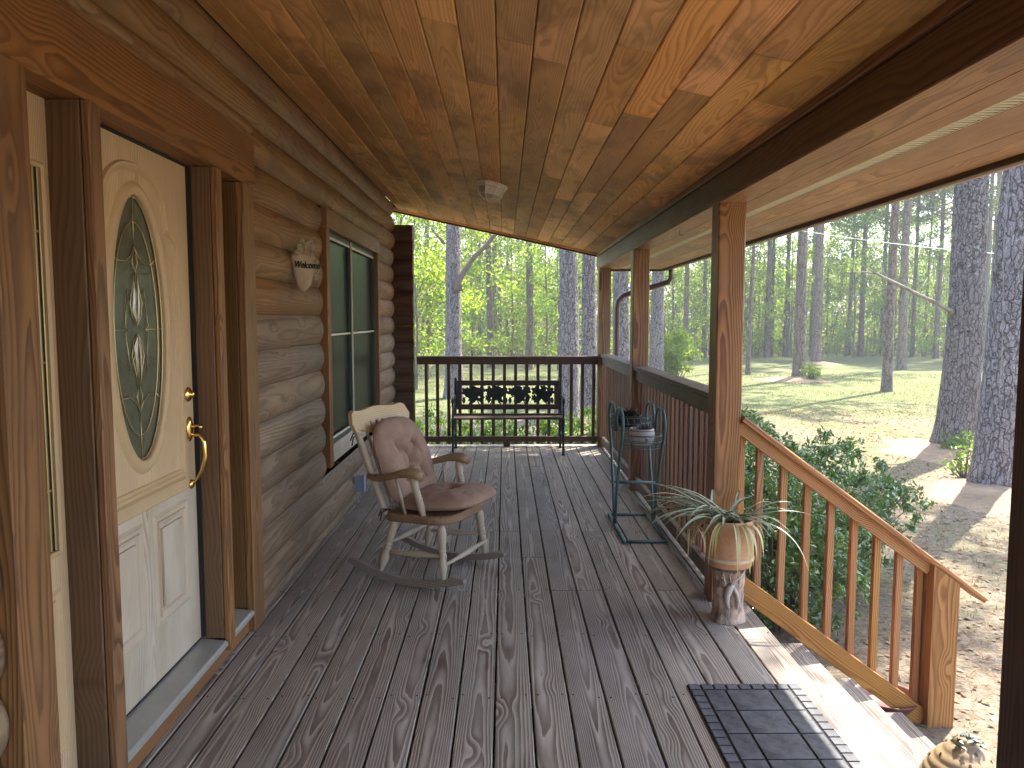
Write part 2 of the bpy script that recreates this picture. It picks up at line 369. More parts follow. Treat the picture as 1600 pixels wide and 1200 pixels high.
M_sp3 = spidermat('dried straw leaf', (.45,.33,.18), (.30,.20,.10))

def groundmat():
    s = NT('lawn with pine straw'); P = s.obj()
    a = s.noise(P, .35, 4, .6); b = s.noise(P, 3.2, 5, .65); d = s.noise(s.vm('MULTIPLY', P, (1., 1.3, 1.)), 40., 4, .75); e = s.noise(P, 9., 4, .7)
    g = s.mix(b, (.085,.105,.038), (.15,.155,.075)); st = s.mix(b, (.18,.145,.105), (.27,.235,.18))
    sep = s.n('SeparateXYZ'); s.set(sep.inputs[0], P)
    far = s.n('MapRange'); s.set(far.inputs[0], sep.outputs[1]); far.inputs[1].default_value = 9; far.inputs[2].default_value = 22; far.inputs[3].default_value = -.08; far.inputs[4].default_value = .16
    f = s.ramp(s.math('ADD', s.math('ADD', s.math('MULTIPLY', a, .6), s.math('MULTIPLY', e, .4)), far.outputs[0]), [(.40, 0.), (.60, 1.)])
    st = s.mix(s.ramp(s.noise(P, 22., 4, .7), [(.45,0.),(.62,1.)]), st, (.17,.115,.075))
    c = s.mix(f, st, g); c = s.vm('SCALE', c, s.math('MULTIPLY_ADD', d, 1.1, .45))
    s.bump(s.math('ADD', d, e), .9, .02); return s.done(c, .95, .1)
M_ground = groundmat()

# ------------------------------------------------------------------ ground
GZ = -.65
def gbuild():
    xs = sorted(set([-300,-150,-80,-40] + [round(-24+i*.8, 2) for i in range(100)] + [60,90,150,300]))
    ys = sorted(set([-200,-60,-20] + [round(-6+i*.8, 2) for i in range(85)] + [64,75,100,150,400]))
    V = []; 
    for y in ys:
        for x in xs:
            n = noise.noise(Vector((x*.13, y*.13, 2)))*.06 + noise.noise(Vector((x*.5, y*.5, 5)))*.02
            if abs(x) > 100 or y > 80: n = 0
            V.append((x, y, GZ+n))
    W_ = len(xs); F = [(j*W_+i, j*W_+i+1, (j+1)*W_+i+1, (j+1)*W_+i) for j in range(len(ys)-1) for i in range(W_-1)]
    return ob('ground', mesh('ground', V, F, M_ground, True), kind='structure')
gbuild()
def gz(x, y): return GZ + noise.noise(Vector((x*.13, y*.13, 2)))*.06 + noise.noise(Vector((x*.5, y*.5, 5)))*.02

# ------------------------------------------------------------------ porch floor
PF = thing('porch_floor', (0,0,0), kind='structure')
JO = [2.95+.6*k for k in range(-12, 11)]
edges = [-1.262] + [round(-.0407+.1459*k, 4) for k in range(-8, 10)]
edges[-1] = 1.283
for i in range(len(edges)-1):
    x0, x1 = edges[i]+.004, edges[i+1]-.004
    cuts = [-3.9]; y = -3.9
    while True:
        y += random.choice([3.6, 4.2, 4.8])
        c = min(JO, key=lambda j: abs(j-y))
        if i == 8 and 2.5 < c < 3.5: c = JO[12]
        if c > 7.9: break
        if c > cuts[-1]+1: cuts.append(c)
        y = c
    cuts.append(9.0)
    for a, b in zip(cuts[:-1], cuts[1:]):
        dz = random.uniform(-.0012, .0012); tw = random.uniform(-.0012,.0012)
        beam('deck_board', ((x0+x1)/2, a+.0015, -.019+dz), ((x0+x1)/2+tw, b-.0015, -.019+dz), x1-x0, .038, M_deck, PF, ch=.003)
bbox('end_board', -1.09, 1.29, 9.003, 9.14, -.038, .003, M_deck, PF, 'x', .004)
for j in JO: bbox('joist', -1.3, 1.24, j-.019, j+.019, -.23, -.039, M_nearblack, PF, 'x')
bbox('rim_joist', 1.243, 1.279, -3.9, 9.1, -.24, -.04, M_cap, PF, 'y')
bbox('rim_joist', -1.3, 1.24, 9.05, 9.09, -.24, -.04, M_cap, PF, 'x')
nb = MB()
for i in range(len(edges)-1):
    for j in JO:
        if j < 1.8 or j > 7: continue
        for dx in (.022, edges[i+1]-edges[i]-.022):
            nb.lathe([(.0042, 0), (.0035, .001)], (edges[i]+dx+random.uniform(-.004,.004), j+random.choice((-.012,.012))+random.uniform(-.004,.004), .0012), 6)
nb.ob('nail_heads', M_nearblack, PF, kind='stuff')

# ------------------------------------------------------------------ house: log wall, door, sidelights, window
H = thing('log_house', (-1.3, 0, GZ), 'brown log house wall with a cream front door and a dark window beside the porch', 'house')
def logmesh(h, L, mat, b=.038, endt=0):
    k = ('log', round(h,4), round(L,3), mat.name, b)
    if k in _bc: return _bc[k]
    n = 9; pr = []
    for i in range(n):
        q = -1 + 2*i/(n-1); pr.append((q*(h/2-.0008), b*max(0, 1-abs(q)**2.2)**.85 if abs(q) < 1 else 0))
    ys = [0, .012, .035, L-.035, L-.012, L]; sc = [.5, .82, 1, 1, .82, .5] if endt else [1]*6
    V = [(x, y, z*s) for y, s in zip(ys, sc) for x, z in pr] + [(-h/2, 0, -.05), (h/2, 0, -.05), (-h/2, L, -.05), (h/2, L, -.05)]
    F = [(j*n+i, (j+1)*n+i, (j+1)*n+i+1, j*n+i+1) for j in range(5) for i in range(n-1)]
    b0 = 6*n; F += [tuple(list(range(n)) + [b0+1, b0]), tuple(list(range(6*n-1, 5*n-1, -1)) + [b0+2, b0+3])]
    m = mesh('log', V, F, mat, True)
    for p in m.polygons:
        if len(p.vertices) > 4: p.use_smooth = False
    _bc[k] = m; return m
XS = -1.268
def logrow(z0, z1, ya, yb, mat, parent=H, b=.038, endt=0, x=XS, cuts=()):
    pts = [ya] + [c for c in cuts if ya < c < yb] + [yb]
    for a, c in zip(pts[:-1], pts[1:]):
        # local Y = +Y world, local Z = +X world, local X = +Z... (right-handed: X = Y x Z)
        M = Matrix.Translation((x, a+.001, (z0+z1)/2)) @ orient((0,1,0), (1,0,0))
        ob('log', logmesh(z1-z0, c-a-.002, mat, b, endt), parent, M)
zs = [2.088-.1875*k for k in range(0, 13)]           # seams downwards
for k in range(12):
    z1, z0 = zs[k], zs[k+1]
    if z1 < -.02: continue
    z0 = max(z0, -.16); mat = M_logw if k < 3 else M_log
    cut = (6.6,) if k == 20 else ()
    logrow(z0, z1, -3.9, 1.84, mat, cuts=(.4+.8*(k % 2),))
    wy0, wy1 = (5.275, 7.52) if z1 > .56 else (5.5, 5.5)
    if z1 > .56:
        logrow(z0, z1, 3.755, wy0, mat, endt=1); logrow(z0, z1, wy1, 8.64, mat, endt=1)
    else:
        logrow(z0, z1, 3.755, 8.64, mat, cuts=(5.9+.5*(k % 3),))
# rows above the openings
logrow(2.088, 2.275, 3.775, 5.275, M_logw, endt=1); logrow(2.088, 2.275, 7.52, 8.64, M_log, endt=1)
logrow(2.275, 2.46, -3.9, 8.64, M_logw, cuts=(1.2, 5.6), b=.05)
logrow(2.36, 2.46, -3.9, 3.78, M_logw, cuts=(2.6,), b=.062)
logrow(2.46, 2.64, -3.9, 8.64, M_logw, cuts=(.5, 4.3, 7.2), b=.045)
logrow(2.64, 2.80, -3.9, 8.64, M_logw, cuts=(3.4, 6.4), b=.035)
logrow(2.088, 2.36, -3.9, 1.845, M_logw, b=.05)
# wall core behind the logs, house body
cb = MB(); cb.box(-6.5, -1.345, -3.9, 8.6, GZ, 2.85)
cb.ob('wall_core', M_nearblack, H)
# log ends crossing at the far corner
for k in range(15):
    z1 = 2.55-.1875*k; z0 = max(z1-.1875, -.05)
    if z1 < 0: break
    M = Matrix.Translation((-1.6, 8.68, (z0+z1)/2)) @ orient((1,0,0), (0,-1,0))
    ob('crossing_log', logmesh(z1-z0, .57+.004*(k % 2), M_dark, .03), H, M)
    mb = MB(); mb.box(-1.6, -1.032, 8.682, 8.80, z0+.001, z1-.001); mb.ob('crossing_log', M_dark, H)
for k in range(16):
    z1 = 2.8-.1875*k; z0 = z1-.1875
    M = Matrix.Translation((-6.4, 8.66, (z0+z1)/2)) @ orient((1,0,0), (0,1,0))
    ob('log', logmesh(.1875, 5.1, M_log, .05), H, M)

# header, skirting, trims
bbox('header', -1.345, -1.203, 1.80, 3.775, 2.132, 2.36, M_trim, H, 'y', .006)
bbox('door_trim', -1.27, -1.200, 1.85, 1.996, 0, 2.129, M_trim, H)
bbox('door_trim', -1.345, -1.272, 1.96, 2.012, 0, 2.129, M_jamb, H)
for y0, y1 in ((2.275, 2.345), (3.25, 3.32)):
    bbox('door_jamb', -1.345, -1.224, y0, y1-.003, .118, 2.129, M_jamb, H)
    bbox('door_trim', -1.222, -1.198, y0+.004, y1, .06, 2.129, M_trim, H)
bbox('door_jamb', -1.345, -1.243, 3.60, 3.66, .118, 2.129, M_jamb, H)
bbox('door_trim', -1.241, -1.203, 3.60, 3.75, 0, 2.129, M_trim, H)
bbox('skirting_board', -1.262, -1.232, 2.015, 3.598, 0.002, .085, M_trim, H, 'y')
# sills
for y0, y1 in ((2.35, 3.247), (2.014, 2.272), (3.323, 3.598)):
    sb = MB(); sb.add([(-1.345,y0,.086),(-1.345,y1,.086),(-1.205,y0,.086),(-1.205,y1,.086),(-1.345,y0,.122),(-1.345,y1,.122),(-1.215,y0,.108),(-1.215,y1,.108),(-1.205,y0,.100),(-1.205,y1,.100)],
        [(0,1,3,2),(4,6,7,5),(6,8,9,7),(8,2,3,9),(0,4,5,1),(0,2,8,6,4),(1,5,7,9,3)])
    sb.ob('door_sill', M_alu, H)

def oval(cy, cz, a, b, x, n=64): return [(x, cy+a*math.sin(2*math.pi*i/n), cz+b*math.cos(2*math.pi*i/n)) for i in range(n)]
def rect(y0, y1, z0, z1, x): return [(x,y0,z1),(x,y1,z1),(x,y1,z0),(x,y0,z0)]
XD = -1.318
D = None
def doorbuild():
    global D
    cy, cz, a, b = 2.79, 1.463, .205, .48; y0, y1, z0, z1 = 2.35, 3.238, .128, 2.124
    zm = .80
    M = Matrix.Translation((XD, y0, z0))
    # upper slab with an oval hole, lower slab
    n = 64; V = []; F = []
    O = oval(cy, cz, a, b, XD, n)
    for i, p in enumerate(O):
        q = 2*math.pi*i/n; sy, szz = math.sin(q), math.cos(q)
        hy, hz = (y1-y0)/2, ((z1-zm)/2); cyy, czz = (y0+y1)/2, (z1+zm)/2
        t = 1/max(abs(sy)/hy, abs(szz)/hz, 1e-6)
        V.append(p); V.append((XD, cyy+sy*t, czz+szz*t)); V.append((XD-.02, p[1], p[2]))
    # corners exact
    for i in range(n):
        j = (i+1) % n; F += [(3*i, 3*i+1, 3*j+1, 3*j), (3*i, 3*j, 3*j+2, 3*i+2)]
    for (yy, zz) in ((y0,zm),(y0,z1),(y1,zm),(y1,z1)):
        k = min(range(n), key=lambda i: (V[3*i+1][1]-yy)**2+(V[3*i+1][2]-zz)**2); V[3*k+1] = (XD, yy, zz)
    up = MB(); up.add(V, [f[::-1] for f in F]); 
    D = ob('door', None, H, M) if False else None
    # door slab uses grain along Z: local frame Y=Z world
    MD = Matrix.Translation((XD, cy, z0)) @ orient((0,0,1), (1,0,0))
    D = up.ob('door', M_door, H, MD)
    lo = MB(); lo.box(XD-.04, XD, y0, y1, z0, zm-.0005); lo.ob('lower_rail', M_doorlow, D, MD, label='whiter lower half of the cream door')
    ed = MB(); ed.box(XD-.041, XD-.021, y0+.001, y1-.001, zm, z1); ed.ob('door_core', M_door, D, MD)
    g = MB(); O2 = oval(cy, cz, a+.001, b+.001, XD-.014, n); g.add(O2, [tuple(range(n))[::-1]]); g.ob('oval_glass', M_glass, D, MD)
    mo = MB(); mo.sweep(oval(cy, cz, a, b, XD, 96), [(-.002,-.014),(-.004,.004),(.004,.012),(.012,.009),(.018,.013),(.030,.012),(.040,.004),(.046,.0003)][::-1], (1,0,0))
    mo.ob('oval_moulding', M_mould, D, MD, smooth=True)
    # arched upper moulding with shoulders
    L, Rr, zb = 2.46, 3.115, .875; pts = []
    pts += [(XD, L, zb), (XD, L, 1.80)]
    for i in range(0, 25):
        t = i/24; y = L + (Rr-L)*t; u = abs(2*t-1)
        z = 2.03 if u < .0 else None
        if u < .72: z = 1.80+.045+.195*math.sqrt(max(0, 1-(u/.78)**2.4))
        else: z = 1.80 + .045*max(0, (1-u)/.28)*1.1
        pts.append((XD, y, z))
    pts += [(XD, Rr, 1.80), (XD, Rr, zb)]
    mo = MB(); mo.sweep(pts, [(-.022,.0003),(-.018,.006),(-.006,.003),(0,.010),(.008,.011),(.014,.0003)], (1,0,0)); mo.ob('arch_moulding', M_mould, D, MD)
    mo = MB(); mo.sweep(rect(L-.014, Rr+.014, .80, .86, XD), [(-.02,.011),(-.008,.012),(0,.0003)], (1,0,0)); mo.add(rect(L+.006, Rr-.006, .82, .84, XD+.011), [(0,1,2,3)]); mo.ob('lock_rail_moulding', M_mould, D, MD)
    for ya, yb in ((2.44, 2.735), (2.84, 3.125)):
        mo = MB(); mo.sweep(rect(ya, yb, .345, .755, XD), [(-.040,.0002),(-.034,.007),(-.022,.010),(-.020,.002),(-.006,.003),(0,.009),(.010,.0003)], (1,0,0))
        mo.ob('panel_moulding', M_mouldlow, D, MD)
        mo = MB(); mo.box(XD+.001, XD+.010, ya+.052, yb-.052, .397, .703); mo.ob('door_panel', M_doorlow, D, MD)
    # brass leading of the oval
    ld = MB(); X = XD-.009
    def E(s, n=48): return oval(cy, cz, a*s, b*s, X, n)
    p = E(.80); ld.tube(p+[p[0]], .002, 5); p = E(.985); ld.tube(p+[p[0]], .003, 5)
    def L2(*pp): ld.tube([(X, cy+q[0]*a, cz+q[1]*b) for q in pp], .0018, 5)
    L2((0,.99),(0,.62)); L2((0,-.62),(0,-.99)); L2((.99,0),(.3,0)); L2((-.99,0),(-.3,0))
    L2((.62,.50),(.8,.55),(.86,.6)); L2((-.62,.50),(-.8,.55),(-.86,.6)); L2((.62,-.5),(.8,-.55),(.86,-.6)); L2((-.62,-.5),(-.8,-.55),(-.86,-.6))
    for sg in (1, -1):
        L2((0,.62*sg),(.12,.55*sg),(.35,.50*sg),(.62,.50*sg)); L2((0,.62*sg),(-.12,.55*sg),(-.35,.5*sg),(-.62,.5*sg))
        L2((0,.62*sg),(.1,.5*sg),(0,.42*sg),(-.1,.5*sg),(0,.62*sg)); L2((0,.42*sg),(0,.1*sg))
        for q in (1,-1):
            L2((.0,.03*sg),(.16*q,.10*sg),(.22*q,.2*sg),(.10*q,.33*sg),(.06*q,.42*sg)); L2((0,.05*sg),(.06*q,.16*sg),(.30*q,.30*sg),(.42*q,.02*sg),(.3*q,0))
    ld.ob('leading', M_lead, D, MD, smooth=True)
    bv = MB()
    for sg in (1,-1):
        for q in (1,-1):
            bv.add([(X+.003, cy+a*.02*q, cz+b*.05*sg),(X+.001, cy+a*.15*q, cz+b*.13*sg),(X+.003, cy+a*.07*q, cz+b*.36*sg),(X+.006, cy+a*.08*q, cz+b*.2*sg)], [(0,1,3),(1,2,3),(2,0,3)])
    bv.ob('bevelled_glass', glassmat('bevel glass', (.35,.36,.30), .08), D, MD)
    # lock set
    dbm = MB(); dbm.lathe([(.031,0),(.031,.004),(.024,.010),(.014,.012),(.014,.024),(.010,.028)], (XD+.0005, 3.185, 1.19), 24, (1,0,0)); dbm.ob('deadbolt', M_brass, D, MD, smooth=True)
    hd = MB()
    sh = [(.027*math.cos(2*math.pi*i/24), .052*math.sin(2*math.pi*i/24)) for i in range(24)]
    for q, x in ((1,XD+.0005),(1,XD+.006),(.7,XD+.013)): hd.V += [(x, 3.185+y*q, 1.045+z*q) for y, z in sh]
    hd.F += [(i, (i+1) % 24, 24+(i+1) % 24, 24+i) for i in range(24)] + [(24+i, 24+(i+1) % 24, 48+(i+1) % 24, 48+i) for i in range(24)] + [tuple(range(48,72))]
    hd.tube([(XD+.01,3.185,1.02),(XD+.045,3.185,1.02),(XD+.062,3.185,.99),(XD+.066,3.185,.93),(XD+.05,3.185,.87),(XD+.03,3.185,.835),(XD+.008,3.185,.815)], [.008,.007,.008,.0085,.0085,.007,.006], 10)
    hd.tube([(XD+.01,3.185,1.055),(XD+.04,3.185,1.058),(XD+.055,3.185,1.05)], [.006,.005,.008], 8)
    hd.lathe([(.020,0),(.020,.005),(.012,.012)], (XD+.0005, 3.185, .812), 20, (1,0,0))
    hd.ob('door_handle', M_brass, D, MD, smooth=True)
    ws = MB(); ws.box(-1.345, -1.30, 3.2385, 3.249, .13, 2.129); ws.box(-1.345, -1.305, 2.35, 3.238, 2.1245, 2.1315); ws.box(-1.34, -1.315, 2.35, 3.238, .1225, .1285)
    ws.ob('weather_strip', M_rubber, H)
    # sidelights
    for ya, yb in ((2.014, 2.272), (3.323, 3.598)):
        MS = Matrix.Translation((XD, (ya+yb)/2, .122)) @ orient((0,0,1), (1,0,0))
        gy0, gy1 = ya+.062, yb-.040
        s = MB(); x0, x1 = XD-.03, XD
        for bx in ((ya,gy0,.123,2.129),(gy1,yb,.123,2.129),(gy0,gy1,1.93,2.129),(gy0,gy1,.123,.82)): s.box(x0, x1, *bx)
        SL = s.ob('sidelight', M_door, H, MS)
        g = MB(); g.box(x0, XD-.012, gy0, gy1, .82, 1.93); g.ob('sidelight_glass', M_glass, SL, MS)
        m_ = MB(); m_.sweep(rect(gy0, gy1, .82, 1.93, XD), [(-.001,-.011),(-.001,.003),(.007,.008),(.016,.0003)][::-1], (1,0,0)); m_.sweep(rect(ya+.055, yb-.055, .22, .70, XD), [(-.03,.0003),(-.022,.008),(-.018,.001),(-.004,.002),(.002,.008),(.010,.0003)], (1,0,0)); m_.ob('panel_moulding', M_mould, SL, MS)
        l = MB(); l.tube([(XD-.010, gy1-.02, .82), (XD-.010, gy1-.02, 1.93)], .003, 6); l.tube([(XD-.010, gy0+.02, .82), (XD-.010, gy0+.02, 1.93)], .003, 6)
        for zz in (1.0, 1.375, 1.75): l.tube([(XD-.010, gy0, zz), (XD-.010, gy1, zz)], .003, 6)
        l.tube([(XD-.006, gy1-.004, .82), (XD-.006, gy1-.004, 1.93)], .003, 6)
        l.ob('leading', M_lead, SL, MS)
doorbuild()

def window():
    y0, y1 = 5.29, 7.50
    bbox('window_casing', -1.33, -1.212, y0, y0+.10, .47, 2.125, M_trim, H)
    bbox('window_casing', -1.33, -1.212, y1-.09, y1, .47, 2.125, M_trim, H)
    bbox('window_casing', -1.33, -1.208, y0, y1, 2.127, 2.255, M_trim, H, 'y')
    MW = Matrix.Translation((-1.28, 6.4, .6))
    bbox('window_apron', -1.33, -1.235, y0+.102, y1-.092, .47, .60, M_chair, H, 'y')
    a, b = y0+.102, y1-.092
    f = MB()
    ym = 6.30
    for q in ((a, a+.025), (ym-.03, ym+.03), (b-.025, b)): f.box(-1.32, -1.250, q[0], q[1], .602, 2.124)
    for q0, q1 in ((a+.025, ym-.03), (ym+.03, b-.025)):
        f.box(-1.32, -1.253, q0, q1, 2.09, 2.124); f.box(-1.32, -1.248, q0, q1, .602, .635)
    Wn = f.ob('window', M_wgreen, H, MW)
    s = MB(); s.box(-1.252, -1.240, ym-.005, ym+.004, .636, 2.12)
    for q0, q1 in ((a+.025, ym-.03), (ym+.03, b-.025)):
        s.box(-1.272, -1.256, q0+.001, q1-.001, 1.380, 1.396); s.box(-1.262, -1.2505, q0, q1, 2.072, 2.089); s.box(-1.262, -1.245, q0, q1, .6365, .650)
    s.ob('sash_rail', M_white, Wn, MW)
    for q0, q1 in ((a+.025, ym-.03), (ym+.03, b-.025)):
        for z0, z1 in ((.651, 1.374), (1.401, 2.071)):
            g = MB(); g.box(-1.30, -1.275, q0+.001, q1-.001, z0, z1); g.ob('window_pane', M_pane, Wn, MW)
    # insect-screen frames
    s = MB()
    for q0, q1 in ((a+.026, ym-.031), (ym+.031, b-.026)):
        for bx in ((q0, q0+.012, .652, 2.07), (q1-.012, q1, .652, 2.07)): s.box(-1.274, -1.258, *bx)
    s.ob('screen_frame', M_wgreen, Wn, MW)
window()

# ------------------------------------------------------------------ porch roof: boards, beam, soffit
PR = thing('porch_roof', (0, 0, 2.4), 'low sloping porch roof lined with orange brown stained boards', 'porch roof')
SL_ = math.atan(.2165); cz0 = 2.5063
xe = [.105+.1357*k for k in range(-10, 8)]; xe[0] = -1.24; xe[-1] = 1.095
for i in range(len(xe)-1):
    x0, x1 = xe[i], xe[i+1]; xm = (x0+x1)/2; zc = cz0 - .2165*xm
    y = -3.9; cuts = [y]
    while True:
        y += random.choice((1.0, 1.6, 2.1, 2.7, 3.3)) * random.uniform(.85, 1.15)
        if y > 8.7: break
        cuts.append(y)
    cuts.append(9.07)
    for a, b in zip(cuts[:-1], cuts[1:]):
        up = (-math.sin(SL_), 0, -math.cos(SL_))
        dz = random.uniform(-.0008, .0008)
        beam('ceiling_board', (xm, a+.0006, zc+.0095+dz), (xm, b-.0006, zc+.0095+dz), (x1-x0)/math.cos(SL_)-.0028, .019, M_ceil, PR, up, ch=.005)
Tn = lambda x: cz0 - .2165*x
# edge trim at the far gable end
beam('edge_trim', (-1.30, 9.10, Tn(-1.30)-.0), (1.094, 9.10, Tn(1.094)-.0), .055, .035, M_ceil, PR)
beam('edge_fascia', (-1.35, 9.155, Tn(-1.35)+.03), (1.25, 9.155, Tn(1.25)+.03), .045, .13, M_dark, PR)
# beam with a thin board above
bbox('roof_beam', 1.09, 1.232, -3.9, 9.2, 2.10, 2.235, M_beam, PR, 'y', .004)
bbox('beam_trim', 1.076, 1.232, -3.9, 9.2, 2.237, 2.34, M_trim, PR, 'y', .004)
bbox('beam_soffit', 1.092, 1.230, -3.9, 9.2, 2.092, 2.0995, M_soff, PR, 'y', .001)
def soff(x0, x1, cuts):
    c = [-3.9] + cuts + [9.2]
    for a, b in zip(c[:-1], c[1:]): bbox('soffit_board', x0, x1, a+.0006, b-.0006, 2.094, 2.112, M_soff, PR, 'y', .003)
soff(1.235, 1.362, [1.2, 4.6]); soff(1.432, 1.634, [3.1, 6.4]); soff(1.635, 1.862, [.8, 5.2])
bbox('soffit_vent', 1.362, 1.432, -3.9, 9.2, 2.104, 2.112, M_ventd, PR, 'y', .001)
v = MB(); y = -1.0
while y < 9.15:
    v.box(1.368, 1.426, y, y+.014, 2.096, 2.1038); y += .028
v.box(1.3625, 1.3675, -3.9, 9.2, 2.0945, 2.1038); v.box(1.4265, 1.4315, -3.9, 9.2, 2.0945, 2.1038)
v.ob('vent_slats', M_vent, PR, kind='stuff')
bbox('fascia_board', 1.863, 1.90, -3.9, 9.2, 2.07, 2.26, M_dark, PR, 'y')
bbox('end_fascia', 1.235, 1.862, 9.201, 9.24, 2.07, 2.26, M_dark, PR, 'x')
# gutter: open trough
g = MB(); pr = [(1.902, 2.18), (1.902, 2.082), (1.910, 2.075), (1.935, 2.075), (1.948, 2.09), (1.956, 2.165), (1.950, 2.17)]
pin = [(x+(.0 if i else .004), z+.004) for i, (x, z) in enumerate(pr)]
V = [(x, yy, z) for yy in (-3.9, 9.25) for x, z in pr]; n = len(pr)
g.add(V, [(i, i+1, n+i+1, n+i) for i in range(n-1)]+[tuple(range(n)), tuple(range(n, 2*n))[::-1]])
g.ob('gutter', M_pinkg, PR)
# hooks under the beam
hk = MB(); hk.tube([(1.17, 5.2, 2.092), (1.17, 5.2, 2.07), (1.18, 5.2, 2.058), (1.19, 5.2, 2.066)], .0018, 6); hk.ob('hook', M_iron, PR)
# downspout from the gutter to the corner post
ds = MB(); P = []
pts = [(1.925, 8.95, 2.08), (1.925, 8.95, 2.02), (1.92, 8.95, 1.975), (1.90, 8.98, 1.935), (1.80, 9.02, 1.90), (1.50, 9.12, 1.815), (1.40, 9.15, 1.78), (1.345, 9.16, 1.72), (1.33, 9.165, 1.64), (1.33, 9.165, .9), (1.33, 9.165, -.55)]
ds.tube(pts, .038, 8, flat=.8); ds.ob('downspout', M_gutter, PR, smooth=True)
# roof covering
rf = MB()
def slab(x0, x1, y0, y1, f, t):
    rf.add([(x0,y0,f(x0)),(x1,y0,f(x1)),(x1,y1,f(x1)),(x0,y1,f(x0)),(x0,y0,f(x0)+t),(x1,y0,f(x1)+t),(x1,y1,f(x1)+t),(x0,y1,f(x0)+t)],
           [(0,3,2,1),(4,5,6,7),(0,1,5,4),(1,2,6,5),(2,3,7,6),(3,0,4,7)])
slab(-1.36, 1.95, -4.0, 9.23, lambda x: Tn(x)+.10 + max(0, 0), .06); rf.ob('roof_covering', M_roof, PR)
rf = MB(); slab(-6.8, -1.37, -4.0, 9.0, lambda x: Tn(-1.37)+.10+(-1.37-x)*.5, .1); rf.ob('main_roof', M_roof, H)
rf = MB(); slab(-12., -6.81, -4.0, 9.0, lambda x: Tn(-1.37)+.10+(-1.37+6.8)*.5-(-6.81-x)*.5, .1); rf.ob('main_roof', M_roof, H)

# ------------------------------------------------------------------ posts
def post(x, y, label, z0=0, z1=2.091, mat=M_post):
    t = thing('porch_post', (x+.07, y+.07, z0), label, 'post', 'square porch posts under the beam')
    bbox('post_timber', x, x+.14, y, y+.14, z0, z1, mat, t, 'z', .006)
    bbox('base_block', x+.012, x+.128, y+.012, y+.128, GZ-.05, -.24, M_cap, t, 'z')
    return t
post(1.134, 1.55, 'dark square post at the right edge of the view, nearest the straw beehive pot', mat=M_dark)  # its shade is put into the colour: dark timber instead of post stain
post(1.093, 3.965, 'reddish square post behind the terracotta pot, at the top of the steps')
post(1.10, 6.62, 'square post behind the green wire plant stand, between the two long side railings')
post(1.09, 8.95, 'far corner post where the end railing meets the side railing')

# ------------------------------------------------------------------ railings
def railing(name, label, ya, yb, mat, capmat, bs, n):
    t = thing(name, (1.17, ya, 0), label, 'railing', 'porch railings')
    bbox('rail_cap', 1.112, 1.245, ya+.002, yb-.002, 1.062, 1.098, capmat, t, 'y', .004)
    bbox('top_rail', 1.13, 1.168, ya+.002, yb-.002, .975, 1.060, capmat, t, 'y')
    bbox('bottom_rail', 1.128, 1.168, ya+.002, yb-.002, .045, .13, capmat, t, 'y')
    for i in range(n):
        y = ya+bs*(.55+i)
        if y+.04 > yb: break
        bbox('baluster', 1.1695, 1.207, y, y+.037, .03, 1.058, mat, t, 'z', .003)
    return t
railing('side_railing', 'near stretch of the brown side railing, behind the green plant stand', 4.107, 6.618, M_bal, M_cap, .1315, 30)
railing('side_railing', 'far stretch of the brown side railing, ending at the corner post', 6.762, 8.948, M_bal, M_cap, .1315, 30)
t = thing('end_railing', (0, 9.0, 0), 'dark brown railing across the far end of the porch behind the bench', 'railing', 'porch railings')
bbox('rail_cap', -1.028, 1.088, 8.955, 9.045, 1.040, 1.072, M_dark, t, 'x', .004)
bbox('top_rail', -1.028, 1.088, 8.97, 9.008, .975, 1.038, M_dark, t, 'x')
bbox('bottom_rail', -1.028, 1.088, 8.97, 9.008, .06, .125, M_dark, t, 'x')
bbox('support_block', -.02, .06, 8.975, 9.01, .004, .058, M_dark, t, 'z')
for i in range(16):
    x = -.945+.1315*i; bbox('baluster', x, x+.037, 9.010, 9.046, .03, 1.036, M_dark, t, 'z')

# ------------------------------------------------------------------ steps and stair rail
t = thing('porch_steps', (1.7, 2.8, GZ), 'sunlit wooden steps going down from the porch to the yard', 'steps')
for k, (xa, z) in enumerate(((1.285, -.19), (1.555, -.38), (1.825, -.57))):
    for q in (0, 1):
        bbox('tread', xa+q*.139, xa+q*.139+.135, 1.72, 3.88, z-.036, z, M_deck, t, 'y', .004)
    bbox('riser', xa+.002, xa+.02, 1.76, 3.86, z+.001, z+.15, M_cap, t, 'y')
for y in (1.78, 2.85, 3.84):
    s = MB(); pts = [(1.284,-.23),(1.56,-.23),(1.56,-.42),(1.83,-.42),(1.83,-.61),(2.08,-.61),(2.08,-.70),(1.70,-.70),(1.284,-.5)]
    V = [(x, yy, z) for yy in (y-.018, y+.018) for x, z in pts]; n = len(pts)
    s.add(V, [tuple(range(n)), tuple(range(n, 2*n))[::-1]] + [(i, n+i, n+(i+1) % n, (i+1) % n) for i in range(n)]); s.ob('stringer', M_stair, t)
t = thing('stair_railing', (1.75, 3.93, GZ), 'sloping golden brown stair railing with a thick square end post in the yard', 'railing', 'porch railings')
hz = lambda x: .985-.739*(x-1.235)
beam('handrail', (1.236, 4.0, hz(1.236)), (2.55, 4.0, hz(2.55)), .13, .032, M_stair, t, ch=.006)
beam('top_rail', (1.222, 3.986, hz(1.222)-.054), (2.262, 3.986, hz(2.262)-.054), .036, .062, M_stair, t)
beam('bottom_rail', (1.222, 3.986, hz(1.222)-.885), (2.262, 3.986, hz(2.262)-.885), .036, .105, M_stair, t)
